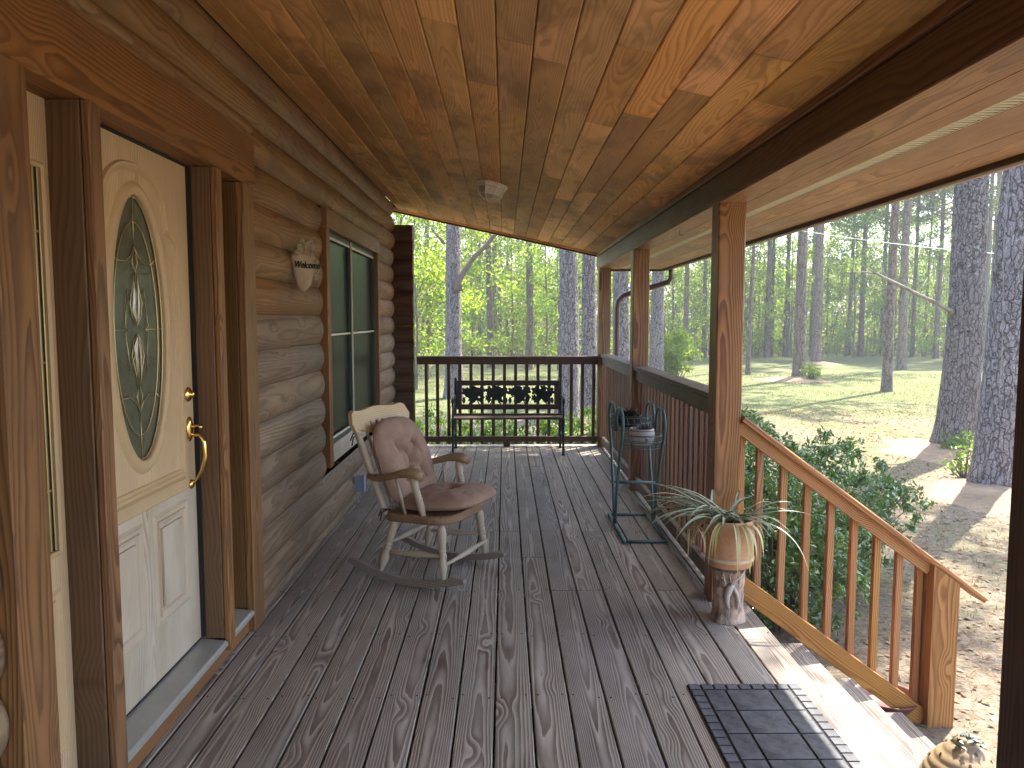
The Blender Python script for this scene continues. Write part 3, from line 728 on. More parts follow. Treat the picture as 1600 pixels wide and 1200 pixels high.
for i, x in enumerate((1.254, 1.354, 1.482, 1.612, 1.742, 1.870, 1.997, 2.120, 2.232)):
    w = .036 if i not in (0, 8) else .034
    bbox('baluster', x-w/2, x+w/2, 3.944 if 0 else 3.9905-.0, 4.026-.0, hz(x)-.9, hz(x)-.075, M_stair, t, 'z') if False else \
    bbox('baluster', x-w/2, x+w/2, 4.006, 4.042, hz(x)-.93, hz(x)-.045, M_stair, t, 'z')
nw = MB(); x0, x1, y0, y1 = 2.260, 2.400, 3.925, 4.065; zt = lambda x: hz(x)-.02
MN = Matrix.Translation((2.33, 3.99, GZ)) @ orient((0,0,1), (0,-1,0))
nw.add([(x0,y0,GZ-.05),(x1,y0,GZ-.05),(x1,y1,GZ-.05),(x0,y1,GZ-.05),(x0,y0,zt(x0)),(x1,y0,zt(x1)),(x1,y1,zt(x1)),(x0,y1,zt(x0))],
       [(0,3,2,1),(4,5,6,7),(0,1,5,4),(1,2,6,5),(2,3,7,6),(3,0,4,7)])
nw.ob('newel_post', M_stair, t, MN)

# ------------------------------------------------------------------ rocking chair
def turned(mb, p0, p1, rs, n=14):
    """turned member: rs = [(t, r)] along p0-p1"""
    p0 = Vector(p0); p1 = Vector(p1); L = (p1-p0).length
    mb.lathe([(r, t*L) for t, r in rs], p0, n, (p1-p0).normalized())
LEG = [(0,.012),(.06,.013),(.12,.017),(.2,.024),(.28,.026),(.36,.020),(.40,.022),(.42,.017),(.44,.023),(.47,.023),(.49,.017),(.51,.023),(.54,.023),(.56,.017),(.58,.022),(.64,.021),(.72,.026),(.82,.027),(.92,.022),(1,.014)]
SUP = [(0,.014),(.08,.017),(.2,.022),(.3,.023),(.38,.019),(.41,.023),(.44,.023),(.46,.018),(.49,.023),(.52,.018),(.55,.022),(.66,.020),(.8,.023),(.92,.020),(1,.012)]
def slabmesh(mb, outline, z0, z1, f=None, bev=.01):
    """rounded plank from an (x,y) outline"""
    n = len(outline); c = Vector((sum(p[0] for p in outline)/n, sum(p[1] for p in outline)/n))
    def ring(q, z): return [((Vector(p)-c)*q+c).to_tuple() + (z,) for p in outline]
    V = ring(.97, z0)+ring(1, z0+bev)+ring(1, z1-bev)+ring(.97, z1)
    if f: V = [f(v) for v in V]
    F = [(r*n+i, r*n+(i+1) % n, (r+1)*n+(i+1) % n, (r+1)*n+i) for r in range(3) for i in range(n)] + [tuple(range(n))[::-1], tuple(range(3*n, 4*n))]
    mb.add(V, F)
def cushion(w, l, th, tufts, seed, nn=56, pw=3.0):
    """tufted cushion lying on XY, top +Z"""
    V = []; F = []
    def hgt(x, y, side):
        q = (abs(x)**pw + abs(y)**pw)**(1/pw); e = max(0, 1-q**2.6)**.5
        h = th*e
        m = 0
        for tx, ty in tufts:
            d = math.hypot(x-tx, y-ty); m += math.exp(-(d/.13)**2)*.55 + math.exp(-(d/.32)**2)*.14
        h *= max(.15, 1-m)
        for i, a in enumerate(tufts):
            for b in list(tufts[i+1:])+[(a[0]*1.9, a[1]*1.9)]:
                dd = math.hypot(b[0]-a[0], b[1]-a[1])
                if dd > 1.0: continue
                u = max(0, min(1, ((x-a[0])*(b[0]-a[0])+(y-a[1])*(b[1]-a[1]))/max(dd*dd, 1e-6)))
                dl = math.hypot(x-a[0]-u*(b[0]-a[0]), y-a[1]-u*(b[1]-a[1])); h -= th*.17*math.exp(-(dl/.045)**2)*e
        h += th*.12*noise.noise(Vector((x*3.2, y*3.2, seed)))*e + th*.05*noise.noise(Vector((x*11, y*9, seed+3)))*e
        return h*side
    N = nn
    for side in (1, -1):
        for j in range(N+1):
            for i in range(N+1):
                a = -1+2*i/N; b = -1+2*j/N
                x = a*math.sqrt(max(0, 1-b*b/2)); y = b*math.sqrt(max(0, 1-a*a/2))
                # squircle-ish
                k = 1.12 if 0 else 1
                q = (abs(x)**pw + abs(y)**pw)**(1/pw); r2 = math.hypot(x, y)
                s_ = (r2/q) if q > 1e-6 else 1
                x *= s_; y *= s_
                V.append((x*l/2, y*w/2, hgt(x, y, side)*(1 if side > 0 else .55)))
    m = (N+1)**2
    for j in range(N):
        for i in range(N):
            q = [j*(N+1)+i, j*(N+1)+i+1, (j+1)*(N+1)+i+1, (j+1)*(N+1)+i]
            F.append(tuple(q)); F.append(tuple(k+m for k in q[::-1]))
    return V, F
def rocker():
    ch = thing('rocking_chair', (-.41, 4.47, 0), 'pale worn wooden rocking chair with a tufted dusty pink cushion on the deck', 'rocking chair', rz=R(-24))
    B = WM[ch]
    zr = lambda x: .004 + (x+.01)**2*.50
    for s in (-1, 1):
        mb = MB(); pts = [-.43+.76*i/20 for i in range(21)]
        V = []; F = []; w = .017
        for i, x in enumerate(pts):
            th = .038 if 0 < i < 20 else .022
            if i in (1, 19): th = .034
            sl = 2*.50*(x+.01); nx, nz = -sl/math.hypot(1, sl), 1/math.hypot(1, sl)
            for a, b in ((-w, 0), (w, 0), (w, th), (-w, th)): V.append((x+nx*b, s*.268+a, zr(x)+nz*b))
        for i in range(20):
            for k in range(4): F.append((i*4+k, i*4+(k+1) % 4, (i+1)*4+(k+1) % 4, (i+1)*4+k))
        F += [(3,2,1,0), (80,81,82,83)]; mb.add(V, F)
        mb.ob('rocker', M_chair, ch, B @ Matrix.Translation((0,s*.268,0)) @ Matrix.Rotation(-math.pi/2, 4, 'Z'), world=False) if False else None
        MR = B @ Matrix.Translation((0, s*.268, 0)) @ Matrix.Rotation(-math.pi/2, 4, 'Z')
        mb.V = [tuple(B @ Vector(v)) for v in mb.V]; mb.ob('rocker', M_rock, ch, MR)
        for x0, x1, dy in ((.195, .165, -.035), (-.215, -.14, -.05)):
            mb = MB(); turned(mb, B @ Vector((x0, s*.268, zr(x0)+.03)), B @ Vector((x1, s*(.268+dy), .365)), LEG)
            mb.ob('leg', M_turn, ch, MR, smooth=True)
    mb = MB(); T = lambda p: B @ Vector(p)
    ST = [(0,.009),(.2,.012),(.4,.017),(.5,.019),(.6,.017),(.8,.012),(1,.009)]
    for s in (-1, 1):
        m2 = MB(); turned(m2, T((.205, s*.252, .19)), T((-.175, s*.245, .17)), ST, 10); m2.ob('stretcher', M_turn, ch, smooth=True)
    m2 = MB(); turned(m2, T((.21, -.26, .15)), T((.21, .26, .15)), ST, 10); m2.ob('stretcher', M_turn, ch, smooth=True)
    m2 = MB(); turned(m2, T((-.18, -.25, .22)), T((-.18, .25, .22)), ST, 10); m2.ob('stretcher', M_turn, ch, smooth=True)
    # seat
    out = []
    for i in range(32):
        q = 2*math.pi*i/32; c, s_ = math.cos(q), math.sin(q)
        out.append((.245*math.copysign(abs(c)**.5, c)-.005, .275*math.copysign(abs(s_)**.45, s_)*(1 if c > 0 else .93)))
    mb = MB(); slabmesh(mb, out, .352, .40, lambda v: B @ Vector((v[0], v[1], v[2]+.04*(v[0]+.1)))); mb.ob('seat', M_arm, ch, B @ Matrix.Rotation(-math.pi/2, 4, 'Z'), smooth=False)
    # back posts, spindles, crest
    for s in (-1, 1):
        mb = MB(); turned(mb, T((-.20, s*.225, .38)), T((-.405, s*.262, .955)), [(0,.015),(.08,.020),(.16,.018),(.18,.021),(.2,.017),(.22,.021),(.25,.018),(.5,.021),(.75,.019),(1,.014)]); mb.ob('back_post', M_turn, ch, smooth=True)
    for k in range(6):
        y = -.165+.066*k; mb = MB(); turned(mb, T((-.20, y*.9, .39)), T((-.385, y, .90)), [(0,.007),(.5,.011),(1,.007)], 8); mb.ob('spindle', M_turn, ch, smooth=True)
    mb = MB(); V = []; F = []; N = 24
    for i in range(N+1):
        u = -1+2*i/N; y = u*.31
        top = .965 + .012*math.cos(u*3) + (.018*math.exp(-((abs(u)-.80)/.17)**2)); bot = .852 - .035*math.exp(-(u/.45)**2) + .012*math.exp(-((abs(u)-.72)/.1)**2)
        if abs(u) > .86:
            e = math.sqrt(max(0, 1-((abs(u)-.86)/.14)**2)); mid = (top+bot)/2; top = mid+(top-mid)*e; bot = mid-(mid-bot)*e
        xb = -.028*(1-u*u)
        for z, dx in ((bot, .0), (bot, .026), (top, .026), (top, 0)): V.append((-.385 + xb - (z-.90)*.33 + dx, y, z))
    for i in range(N):
        for k in range(4): F.append((i*4+k, i*4+(k+1) % 4, (i+1)*4+(k+1) % 4, (i+1)*4+k))
    F += [(3,2,1,0), tuple(range(N*4, N*4+4))]; mb.add([B @ Vector(v) for v in V], F); mb.ob('crest_rail', M_crest, ch, B @ Matrix.Rotation(0, 4, 'Z'))
    # arms
    for s in (-1, 1):
        path = [(-.295,.25,.605),(-.25,.262,.60),(-.19,.270,.603),(-.12,.276,.622),(-.06,.278,.641),(.0,.279,.650),(.04,.279,.646),(.065,.279,.634)]
        wd = [.022,.026,.028,.030,.034,.038,.036,.028]; V = []; F = []; n = 12
        for i, (x, y, z) in enumerate(path):
            th = (.018,.019,.02,.021,.024,.028,.030,.024)[i]
            for k in range(n):
                q = 2*math.pi*k/n; c, s_ = math.cos(q), math.sin(q)
                V.append((x + (.010 if i == 7 else 0), s*(y + wd[i]*math.copysign(abs(c)**.6, c)), z + th*math.copysign(abs(s_)**.6, s_)))
        for i in range(len(path)-1):
            for k in range(n): F.append((i*n+k, i*n+(k+1) % n, (i+1)*n+(k+1) % n, (i+1)*n+k))
        F += [tuple(range(n))[::-1], tuple(range((len(path)-1)*n, len(path)*n))]
        mb = MB(); mb.add([T(v) for v in V], F); mb.lathe([(.001,0),(.018,.001),(.026,.008),(.026,.014)], T((.058, s*.279, .633)), 16, (B.to_3x3() @ Vector((1,0,-.2)))); mb.ob('armrest', M_arm, ch, B @ Matrix.Rotation(-math.pi/2, 4, 'Z'), smooth=True)
        mb = MB(); turned(mb, T((.06, s*.245, .40)), T((.005, s*.276, .632)), SUP); mb.ob('arm_support', M_turn, ch, smooth=True)
        mb = MB(); turned(mb, T((-.06, s*.24, .395)), T((-.10, s*.275, .605)), [(0,.008),(.5,.011),(1,.007)], 8); mb.ob('spindle', M_turn, ch, smooth=True)
    # cushions
    tu = [(.38,.36),(.38,-.36),(-.30,.36),(-.30,-.36),(.05,0)]
    V, F = cushion(.52, .56, .085, tu, 1.3); th = math.atan2(.575, .19)
    Mx = B @ Matrix.Translation((-.215, .01, .648)) @ Matrix(((-.35,0,.937,0),(0,-1,0,0),(.937,0,.35,0),(0,0,0,1)))
    mb = MB(); mb.V = V; mb.F = F; o = ob('back_cushion', mb.mesh('back_cushion', M_cush, True), ch, Mx)
    V, F = cushion(.52, .53, .075, [(.1,.02)], 4.1)
    mb = MB(); mb.V = V; mb.F = F; ob('seat_cushion', mb.mesh('seat_cushion', M_cush, True), ch, B @ Matrix.Translation((.075, .01, .452)) @ Matrix.Rotation(R(-5), 4, 'Y'))
    tie = MB()
    for (x, y, z) in ((-.365, -.25, .835), (-.19, -.235, .41)):
        tie.tube([T((x,y,z)), T((x-.02,y-.02,z-.01)), T((x-.03,y-.02,z-.06))], .004, 5); tie.tube([T((x,y,z)), T((x-.028,y-.005,z+.012)), T((x-.034,y-.03,z-.03))], .004, 5)
        tie.tube([T((x+.01,y+.02,z)), T((x-.01,y-.022,z+.01)), T((x-.022,y+.01,z))], .005, 5)
    tie.ob('cushion_tie', M_rubber, ch)
rocker()

# ------------------------------------------------------------------ bench
def bench():
    x0, x1, yf, yb = -.575, .645, 8.40, 8.84
    b = thing('garden_bench', (.03, 8.6, 0), 'dark cast iron and wood bench with a pierced flower back panel by the end railing', 'bench')
    for x in (x0, x1):
        s = MB(); s.tube([(x, yf-.01, 0.0), (x, yf, .02), (x, yf+.02, .2), (x, yf+.01, .40)], [.022,.014,.014,.018], 8)
        s.tube([(x, yb+.05, 0), (x, yb+.04, .02), (x, yb-.02, .2), (x, yb-.02, .40), (x, yb+.03, .62), (x, yb+.08, .82)], [.022,.014,.015,.017,.015,.014], 8)
        s.tube([(x, yf+.0, .40), (x, yb-.02, .38)], .016, 8); s.tube([(x, yf+.02, .2), (x, yb-.02, .2)], .010, 6)
        for q in range(3):
            c = yf+.10+.11*q; s.tube([(x, c+.05*math.cos(a), .29+.06*math.sin(a)) for a in [i*math.pi/6 for i in range(13)]], .006, 5)
        s.ob('cast_iron_end', M_iron, b, smooth=True)
        a = MB(); a.tube([(x, yb+.02, .60), (x, yb-.12, .63), (x, yf+.1, .635), (x, yf-.0, .62), (x, yf-.035, .585), (x, yf-.01, .56), (x, yf+.02, .58)], [.014,.015,.016,.018,.016,.013,.010], 8)
        a.tube([(x, yf+.015, .40), (x, yf+.03, .50), (x, yf+.01, .60)], .011, 8); a.ob('armrest', M_iron, b, smooth=True)
    for k in range(6):
        y = yf+.0+.075*k; bbox('seat_slat', x0-.005, x1+.005, y, y+.055, .398+.0-.004*k*(k<5), .418-.004*k*(k<5), M_benchwood, b, 'x')
    yz = lambda z: yb+.0+.13*(z-.45)
    def bk(name, xa, xb, za, zb):
        beam(name, (xa, yz((za+zb)/2), (za+zb)/2), (xb, yz((za+zb)/2), (za+zb)/2), .028, zb-za, M_benchwood, b)
    bk('back_rail', x0+.015, x1-.015, .735, .795); bk('back_rail', x0+.015, x1-.015, .46, .52)
    for x in (x0+.045, x1-.045): beam('back_stile', (x, yz(.52), .521), (x, yz(.735), .734), .06, .028, M_benchwood, b, (0,1,0))
    # pierced flower panel: solid cast shapes, joined
    p = MB(); rr = random.Random(5); xa, xb, za, zb = x0+.075, x1-.075, .522, .733
    def P3(x, z, d=0): return (x, yz(z)+d, z)
    def blob(cx, cz, pts):
        n = len(pts); V = [P3(cx+a, min(max(cz+c, za), zb), -.006) for a, c in pts] + [P3(cx+a, min(max(cz+c, za), zb), .006) for a, c in pts]
        p.add(V, [tuple(range(n)), tuple(range(n, 2*n))[::-1]] + [(i, n+i, n+(i+1) % n, (i+1) % n) for i in range(n)])
    def flower(cx, cz, r, k=5, ph=0): blob(cx, cz, [(r*(.55+.45*abs(math.cos(k*q/2+ph)))*math.cos(q), r*(.55+.45*abs(math.cos(k*q/2+ph)))*math.sin(q)) for q in [2*math.pi*i/40 for i in range(40)]])
    def leaf(cx, cz, L, ang, w=.32):
        pts = [(L*t, w*L*math.sin(math.pi*t)**.8*.5) for t in [i/8 for i in range(9)]] + [(L*t, -w*L*math.sin(math.pi*t)**.8*.5) for t in [i/8 for i in range(7, 0, -1)]]
        blob(cx, cz, [(a*math.cos(ang)-c*math.sin(ang), a*math.sin(ang)+c*math.cos(ang)) for a, c in pts])
    W_ = xb-xa
    for g in range(4):
        cx = xa+W_*(g+.5)/4; sg = 1 if g % 2 else -1
        flower(cx, .645, .082, 5, g); flower(cx-sg*.08, .675, .058, 5, g*2); flower(cx+sg*.09, .665, .055, 5, .5); flower(cx+.01*sg, .705, .045, 5); flower(cx-sg*.10, .60, .035, 5)
        for a, L in ((1.2,.10),(1.9,.10),(.5,.11),(2.6,.11),(-.6,.09),(3.7,.09)): leaf(cx+rr.uniform(-.02,.02), .60, L, a+rr.uniform(-.15,.15), .45)
        p.tube([P3(cx, .60), P3(cx+sg*.02, .56), P3(cx+sg*.05, za)], .008, 6); p.tube([P3(cx, .60), P3(cx-sg*.04, .57), P3(cx-sg*.07, za)], .007, 6)
        leaf(cx+sg*.03, .53, .10, 1.1+.3*sg, .5); leaf(cx-sg*.09, .53, .09, 1.5, .5); leaf(cx+.11*sg, .525, .08, 1.6, .5)
        p.tube([P3(cx-.13, .56), P3(cx-.09, .60), P3(cx-.05, .62)], .006, 5); p.tube([P3(cx+.13, .70), P3(cx+.10, .66), P3(cx+.05, .64)], .006, 5)
    p.ob('flower_panel', M_iron, b)
bench()

# ------------------------------------------------------------------ green plant stand with pots
def stand():
    x0, x1, y0, y1 = .80, 1.085, 5.02, 5.80; ym = 5.50
    st = thing('plant_stand', (.94, 5.4, 0), 'green tubular metal plant stand with wire baskets beside the side railing', 'plant stand')
    b = MB(); r = .011
    for x in (x0, x1): b.tube([(x, y0, r), (x, ym, r), (x, y1, r)], r, 8)
    b.tube([(x0, y0+.03, r), (x1, y0+.03, r)], r, 8); b.tube([(x0, y1-.03, r), (x1, y1-.03, r)], r, 8); b.ob('base_frame', M_green, st, smooth=True)
    for x, s in ((x0, -1), (x1, 1)):
        for d, ht in ((-1, .885), (1, .885)):
            P = [(x, ym+d*.012, .015), (x, ym+d*.10, .3), (x, ym+d*.22, .55), (x, ym+d*.315, .70), (x, ym+d*.345, .76)]
            for i in range(1, 10):
                q = math.pi*i/9; P.append((x, ym+d*(.195+.155*math.cos(q)), .78+(ht-.78)*math.sin(q)))
            P.append((x, ym+d*.025, .70))
            m = MB(); m.tube(P, r, 8); m.ob('upright', M_green, st, smooth=True)
    for y, z in ((ym-.11, .34), (ym+.10, .30)):
        m = MB(); m.tube([(x0, y, z), (x1, y, z)], .009, 8); m.ob('cross_bar', M_green, st, smooth=True)
    def basket(cx, cy, z0, h, R_):
        m = MB()
        for z in (z0, z0+h*.5, z0+h): m.tube([(cx+R_*math.cos(q), cy+R_*math.sin(q), z) for q in [2*math.pi*i/24 for i in range(25)]], .003, 5)
        for i in range(20):
            q = 2*math.pi*i/20; m.tube([(cx+R_*math.cos(q), cy+R_*math.sin(q), z0), (cx+R_*1.05*math.cos(q+.08), cy+R_*1.05*math.sin(q+.08), z0+h*.5), (cx+R_*math.cos(q), cy+R_*math.sin(q), z0+h)], .0022, 4)
        for i in range(4):
            q = math.pi*i/4; m.tube([(cx+R_*math.cos(q), cy+R_*math.sin(q), z0), (cx-R_*math.cos(q), cy-R_*math.sin(q), z0)], .0022, 4)
        m.ob('wire_basket', M_green, st)
    basket(.955, 5.31, .615, .085, .14); basket(.93, 5.66, .70, .085, .15)
    # striped pot in the near basket
    pt = thing('ceramic_pot', (.955, 5.31, .623), 'small white striped ceramic pot with a dark flower mark in the green stand', 'flower pot')
    m = MB(); m.lathe([(.045,0),(.068,.004),(.080,.03),(.088,.06),(.090,.085),(.086,.11),(.084,.12),(.076,.12),(.076,.10),(.001,.098)], (.955, 5.31, .623), 32, cap=False); m.add([], []); m.ob('pot_body', M_ceram, pt, smooth=True)
    m = MB()
    for z, rr in ((.655, .0812), (.695, .0890), (.728, .0880)): m.lathe([(rr, 0), (rr+.0012, .002), (rr, .005)], (.955, 5.31, z), 32, cap=False)
    m.ob('glaze_stripe', M_stripe, pt)
    m = MB(); c = Vector((.972, 5.221, .668)); nrm = Vector((.19,-.98,0))
    tx = Vector((.98,.19,0))
    for k in range(8):
        q = k*math.pi/4; d = tx*math.cos(q)+Vector((0,0,1))*math.sin(q); e = tx*-math.sin(q)+Vector((0,0,1))*math.cos(q)
        P = [c+d*.003-e*.001, c+d*.010-e*.004, c+d*.014, c+d*.010+e*.004]; m.add([p+nrm*.0035+nrm*-.0 for p in P], [(0,1,2,3)])
    m.ob('flower_mark', M_stripe, pt)
    def rosette(cx, cy, z, n, L, mat, seed):
        rr = random.Random(seed); m = MB()
        for i in range(n):
            q = rr.uniform(0, 6.28); t = rr.uniform(.1, 1.2); l = L*rr.uniform(.6, 1.1); w = l*.16
            d = Vector((math.cos(q)*math.cos(t), math.sin(q)*math.cos(t), math.sin(t))); s = Vector((-math.sin(q), math.cos(q), 0)); o = Vector((cx, cy, z))+Vector((math.cos(q), math.sin(q), 0))*rr.uniform(0,.03)
            m.add([o-s*w*.5, o+s*w*.5, o+d*l*.5+s*w, o+d*l*.9+Vector((0,0,-l*.08)), o+d*l*.5-s*w], [(0,1,2,4), (4,2,3)])
        return m
    m = rosette(.955, 5.31, .728, 40, .065, None, 2); m.ob('succulent', M_leafsuc, pt)
    p2 = thing('potted_succulent', (.92, 5.66, .708), 'dark round pot of dusky succulents in the upper far ring of the green stand', 'potted plant')
    m = MB(); m.lathe([(.06,0),(.085,.02),(.092,.075),(.098,.085),(.085,.085),(.083,.07),(.001,.068)], (.92, 5.66, .708), 28, cap=False); m.ob('pot_body', M_benchwood, p2, smooth=True)
    m = rosette(.92, 5.66, .775, 90, .10, None, 3); m.ob('succulent', M_leafsuc, p2)
M_leafsuc = leafmat('dusky succulent leaves', [(.05,.035,.04), (.05,.07,.05), (.10,.07,.07), (.035,.05,.035)], 0, .5)
stand()

# ------------------------------------------------------------------ carved log pedestal and spider plant
def pedestal():
    c = Vector((1.118, 3.735, 0))
    lg = thing('carved_log_pedestal', tuple(c), 'short bark covered log stand carved with a deer head, under the terracotta pot', 'plant stand')
    n = 48; rows = 34; V = []; F = []
    for j in range(rows+1):
        z = .275*j/rows; rb = .078 - .008*math.sin(math.pi*min(1, z/.275)) + (.008 if z < .03 else 0)*(1-z/.03)
        for i in range(n):
            q = 2*math.pi*i/n; face = math.exp(-((q-4.60)/.62)**2)*math.exp(-((z-.165)/.085)**2)
            bk = noise.noise(Vector((math.cos(q)*5, math.sin(q)*5, z*6)))*.006 + abs(noise.noise(Vector((math.cos(q)*13, math.sin(q)*13, z*12))))*.012
            r = rb + bk*(1-face) - .006*face
            V.append((c.x+r*math.cos(q), c.y+r*math.sin(q), z))
    F = [(j*n+i, j*n+(i+1) % n, (j+1)*n+(i+1) % n, (j+1)*n+i) for j in range(rows) for i in range(n)] + [tuple(range(n))[::-1], tuple(range(rows*n, rows*n+n))]
    m = MB(); m.add(V, F)
    s = NT('painted log bark'); P = s.obj(); nz = s.noise(s.vm('MULTIPLY', P, (1,1,.3)), 42, 4, .7); n2 = s.noise(P, 12, 3, .6)
    col = s.mix(s.ramp(nz, [(.35,0.),(.6,1.)]), (.10,.065,.045), (.42,.32,.26)); col = s.mix(s.ramp(n2, [(.5,0.),(.6,1.)]), col, (.50,.36,.29)); s.bump(nz, .8, .006)
    m.ob('log_body', s.done(col, .75, .3), lg, smooth=True)
    # deer relief on the camera side
    fr = Vector((-.20, -.98, 0)).normalized(); rt = Vector((.98, -.20, 0)); U = Vector((0,0,1))
    def Q(a, h, d): return c + rt*a + U*h + fr*(math.sqrt(max(0, .073**2-a*a))+d)
    d = MB()
    d.tube([Q(-.004,.085,.002), Q(-.012,.115,.010), Q(-.014,.15,.014), Q(-.004,.185,.012), Q(.012,.205,.004)], [.010,.013,.019,.023,.014], 12, flat=.8)
    d.tube([Q(.012,.195,.002), Q(.030,.16,.003), Q(.040,.12,.001), Q(.036,.08,-.002)], [.018,.021,.022,.012], 10, flat=.5)
    for sg in (-1, 1): d.tube([Q(-.006+sg*.016,.195,.010), Q(-.006+sg*.032,.215,.008)], [.006,.002], 8)
    s2 = NT('carved deer wood'); P = s2.obj(); nn = s2.noise(P, 40, 3, .6); cc = s2.mix(nn, (.30,.27,.27), (.55,.46,.40))
    d.ob('deer_head', s2.done(cc, .6, .4), lg, smooth=True)
    a = MB()
    a.tube([Q(-.020,.205,.014), Q(-.030,.235,.022), Q(-.060,.245,.020)], [.004,.004,.002], 6); a.tube([Q(-.03,.235,.022), Q(-.034,.262,.026)], [.004,.002], 6)
    a.tube([Q(.004,.205,.016), Q(.014,.232,.03), Q(.05,.250,.034), Q(.072,.275,.045)], [.005,.0045,.004,.002], 6); a.tube([Q(.004,.22,.02), Q(-.004,.255,.028)], [.004,.002], 6); a.tube([Q(.040,.247,.033), Q(.040,.28,.04)], [.004,.002], 6)
    a.ob('antlers', M_resin, lg, smooth=True)
    k = MB(); k.lathe([(.074,.266),(.092,.276),(.092,.2795),(.001,.2795)], (c.x, c.y, 0), 32, cap=False)
    for i in range(90):
        q = 2*math.pi*i/90; rr = .088+random.uniform(-.003,.003); L = random.uniform(.012,.026); x, y = c.x+rr*math.cos(q), c.y+rr*math.sin(q)
        k.tube([(x, y, .282), (x-.006*math.cos(q), y-.006*math.sin(q), .282-L)], [.0032,.0018], 4)
    k.ob('bark_collar', M_twig, lg)
    # pot and plant
    z0 = .2805
    sp = thing('spider_plant_pot', (c.x, c.y, z0), 'terracotta pot of arching striped spider plant standing on the carved log', 'potted plant')
    prof = [(.07,0),(.098,.002),(.108,.006),(.112,.032),(.117,.036),(.117,.050),(.113,.054),(.1155,.08),(.1185,.13),(.1195,.165),(.1195,.170),(.1155,.174),(.115,.215),(.117,.235),(.113,.24),(.106,.238),(.106,.20),(.001,.198)]
    m = MB(); m.lathe([(r, z) for r, z in prof], (c.x, c.y, z0), 48, cap=False); m.ob('pot_body', M_terra, sp, smooth=True)
    m = MB(); m.lathe([(.1172,.036),(.1196,.038),(.1200,.044),(.1196,.050),(.1172,.052)], (c.x, c.y, z0), 48, cap=False); m.ob('pot_band', M_resin, sp, smooth=True)
    m = MB(); m.lathe([(.105,.21),(.05,.214),(.001,.216)], (c.x, c.y, z0), 24, cap=False); m.ob('soil', M_soil, sp)
    rr = random.Random(11)
    def blade(mb, base, d, L, w, droop, sag=1.0, tw=0):
        N = 14; d = Vector(d).normalized(); P = []; 
        side = d.cross(Vector((0,0,1))).normalized()
        p = Vector(base); v = (d + Vector((0,0,rr.uniform(.35,1.0)*sag))).normalized(); st_ = L/N; pts = []
        for i in range(N+1):
            pts.append(p.copy()); v = (v + Vector((0,0,-droop*(.35+.9*i/N)))).normalized(); p = p + v*st_
            if p.z < .006: p.z = .006
        V = []
        for i, q in enumerate(pts):
            ww = w*(.6+.6*math.sin(math.pi*min(1,.25+.6*i/N)))*(1-(i/N)**3)+.0004
            n_ = Vector((0,0,1)); V += [q-side*ww+n_*ww*.5, q-n_*0.0, q+side*ww+n_*ww*.5]
        F = []
        for i in range(N): F += [(3*i,3*i+1,3*i+4,3*i+3), (3*i+1,3*i+2,3*i+5,3*i+4)]
        mb.add(V, F)
    top = z0+.225
    g = MB(); yl = MB(); dr = MB()
    for i in range(64):
        q = rr.gauss(math.pi*1.0, .75) if i < 44 else rr.uniform(0, 6.28)
        bx = c.x + (-.03 if i < 44 else .02)+rr.uniform(-.05,.04); by = c.y+rr.uniform(-.05,.05)
        L = rr.uniform(.22,.50) if i < 44 else rr.uniform(.16,.34)
        blade(g, (bx, by, top), (math.cos(q), math.sin(q)*.75, 0), L, rr.uniform(.006,.011), rr.uniform(.06,.17))
    blade(g, (c.x+.05, c.y-.02, top), (1,-.15,0), .36, .006, .075, .5); blade(g, (c.x+.06, c.y-.03, top), (.9,-.5,0), .42, .008, .22, .6)
    for i in range(15):
        q = rr.choice([math.pi*1.05, math.pi*1.35, math.pi*1.5, math.pi*1.6, math.pi*1.8])+rr.uniform(-.25,.25)
        bx = c.x+.085*math.cos(q); by = c.y+.085*math.sin(q)
        blade(yl, (bx, by, top), (math.cos(q), math.sin(q), 0), rr.uniform(.16,.32), rr.uniform(.004,.007), rr.uniform(.35,.6), .45)
    blade(yl, (c.x+.05, c.y, top), (.9,.1,0), .30, .006, .25, 2.2); 
    for i in range(34):
        bx = c.x-.19+rr.uniform(-.06,.06); by = c.y-.03+rr.uniform(-.07,.07)
        blade(dr, (bx, by, top-.0+rr.uniform(-.03,.02)), (rr.uniform(-1,1), rr.uniform(-1,1), 0), rr.uniform(.08,.20), .0022, rr.uniform(.3,.7), .1)
    g.ob('green_leaves', M_sp1, sp, kind='stuff'); yl.ob('yellow_leaves', M_sp2, sp, kind='stuff'); dr.ob('dried_leaves', M_sp3, sp, kind='stuff')
pedestal()

# ------------------------------------------------------------------ door mat
def mat_():
    x0, y1 = .745, 3.03; w, L = .46, .765; e = .051
    mt = thing('door_mat', (x0+w/2, y1-L/2, 0), 'black rubber mat of grey slate like squares with small tiles round the edge', 'door mat')
    bbox('mat_base', x0, x0+w, y1-L, y1, .0015, .006, M_rubber, mt, 'y', .001)
    zt = .0062
    def tile(a, b, c, d): bbox('mat_tile', a+.0038, b-.0038, c+.0038, d-.0038, zt, zt+.005, M_tile, mt, 'y', .002)
    for i in range(9):
        for y in (y1-e, y1-L): tile(x0+i*w/9, x0+(i+1)*w/9, y, y+e)
    for j in range(13):
        for x in (x0, x0+w-e): tile(x, x+e, y1-L+e+j*(L-2*e)/13, y1-L+e+(j+1)*(L-2*e)/13)
    ix0, ix1, iy0, iy1 = x0+e+.002, x0+w-e-.002, y1-L+e+.002, y1-e-.002
    xs = [ix0, ix0+(ix1-ix0)*.25, ix0+(ix1-ix0)*.75, ix1]
    for j in range(4):
        for i in range(3): tile(xs[i], xs[i+1], iy0+j*(iy1-iy0)/4, iy0+(j+1)*(iy1-iy0)/4)
mat_()

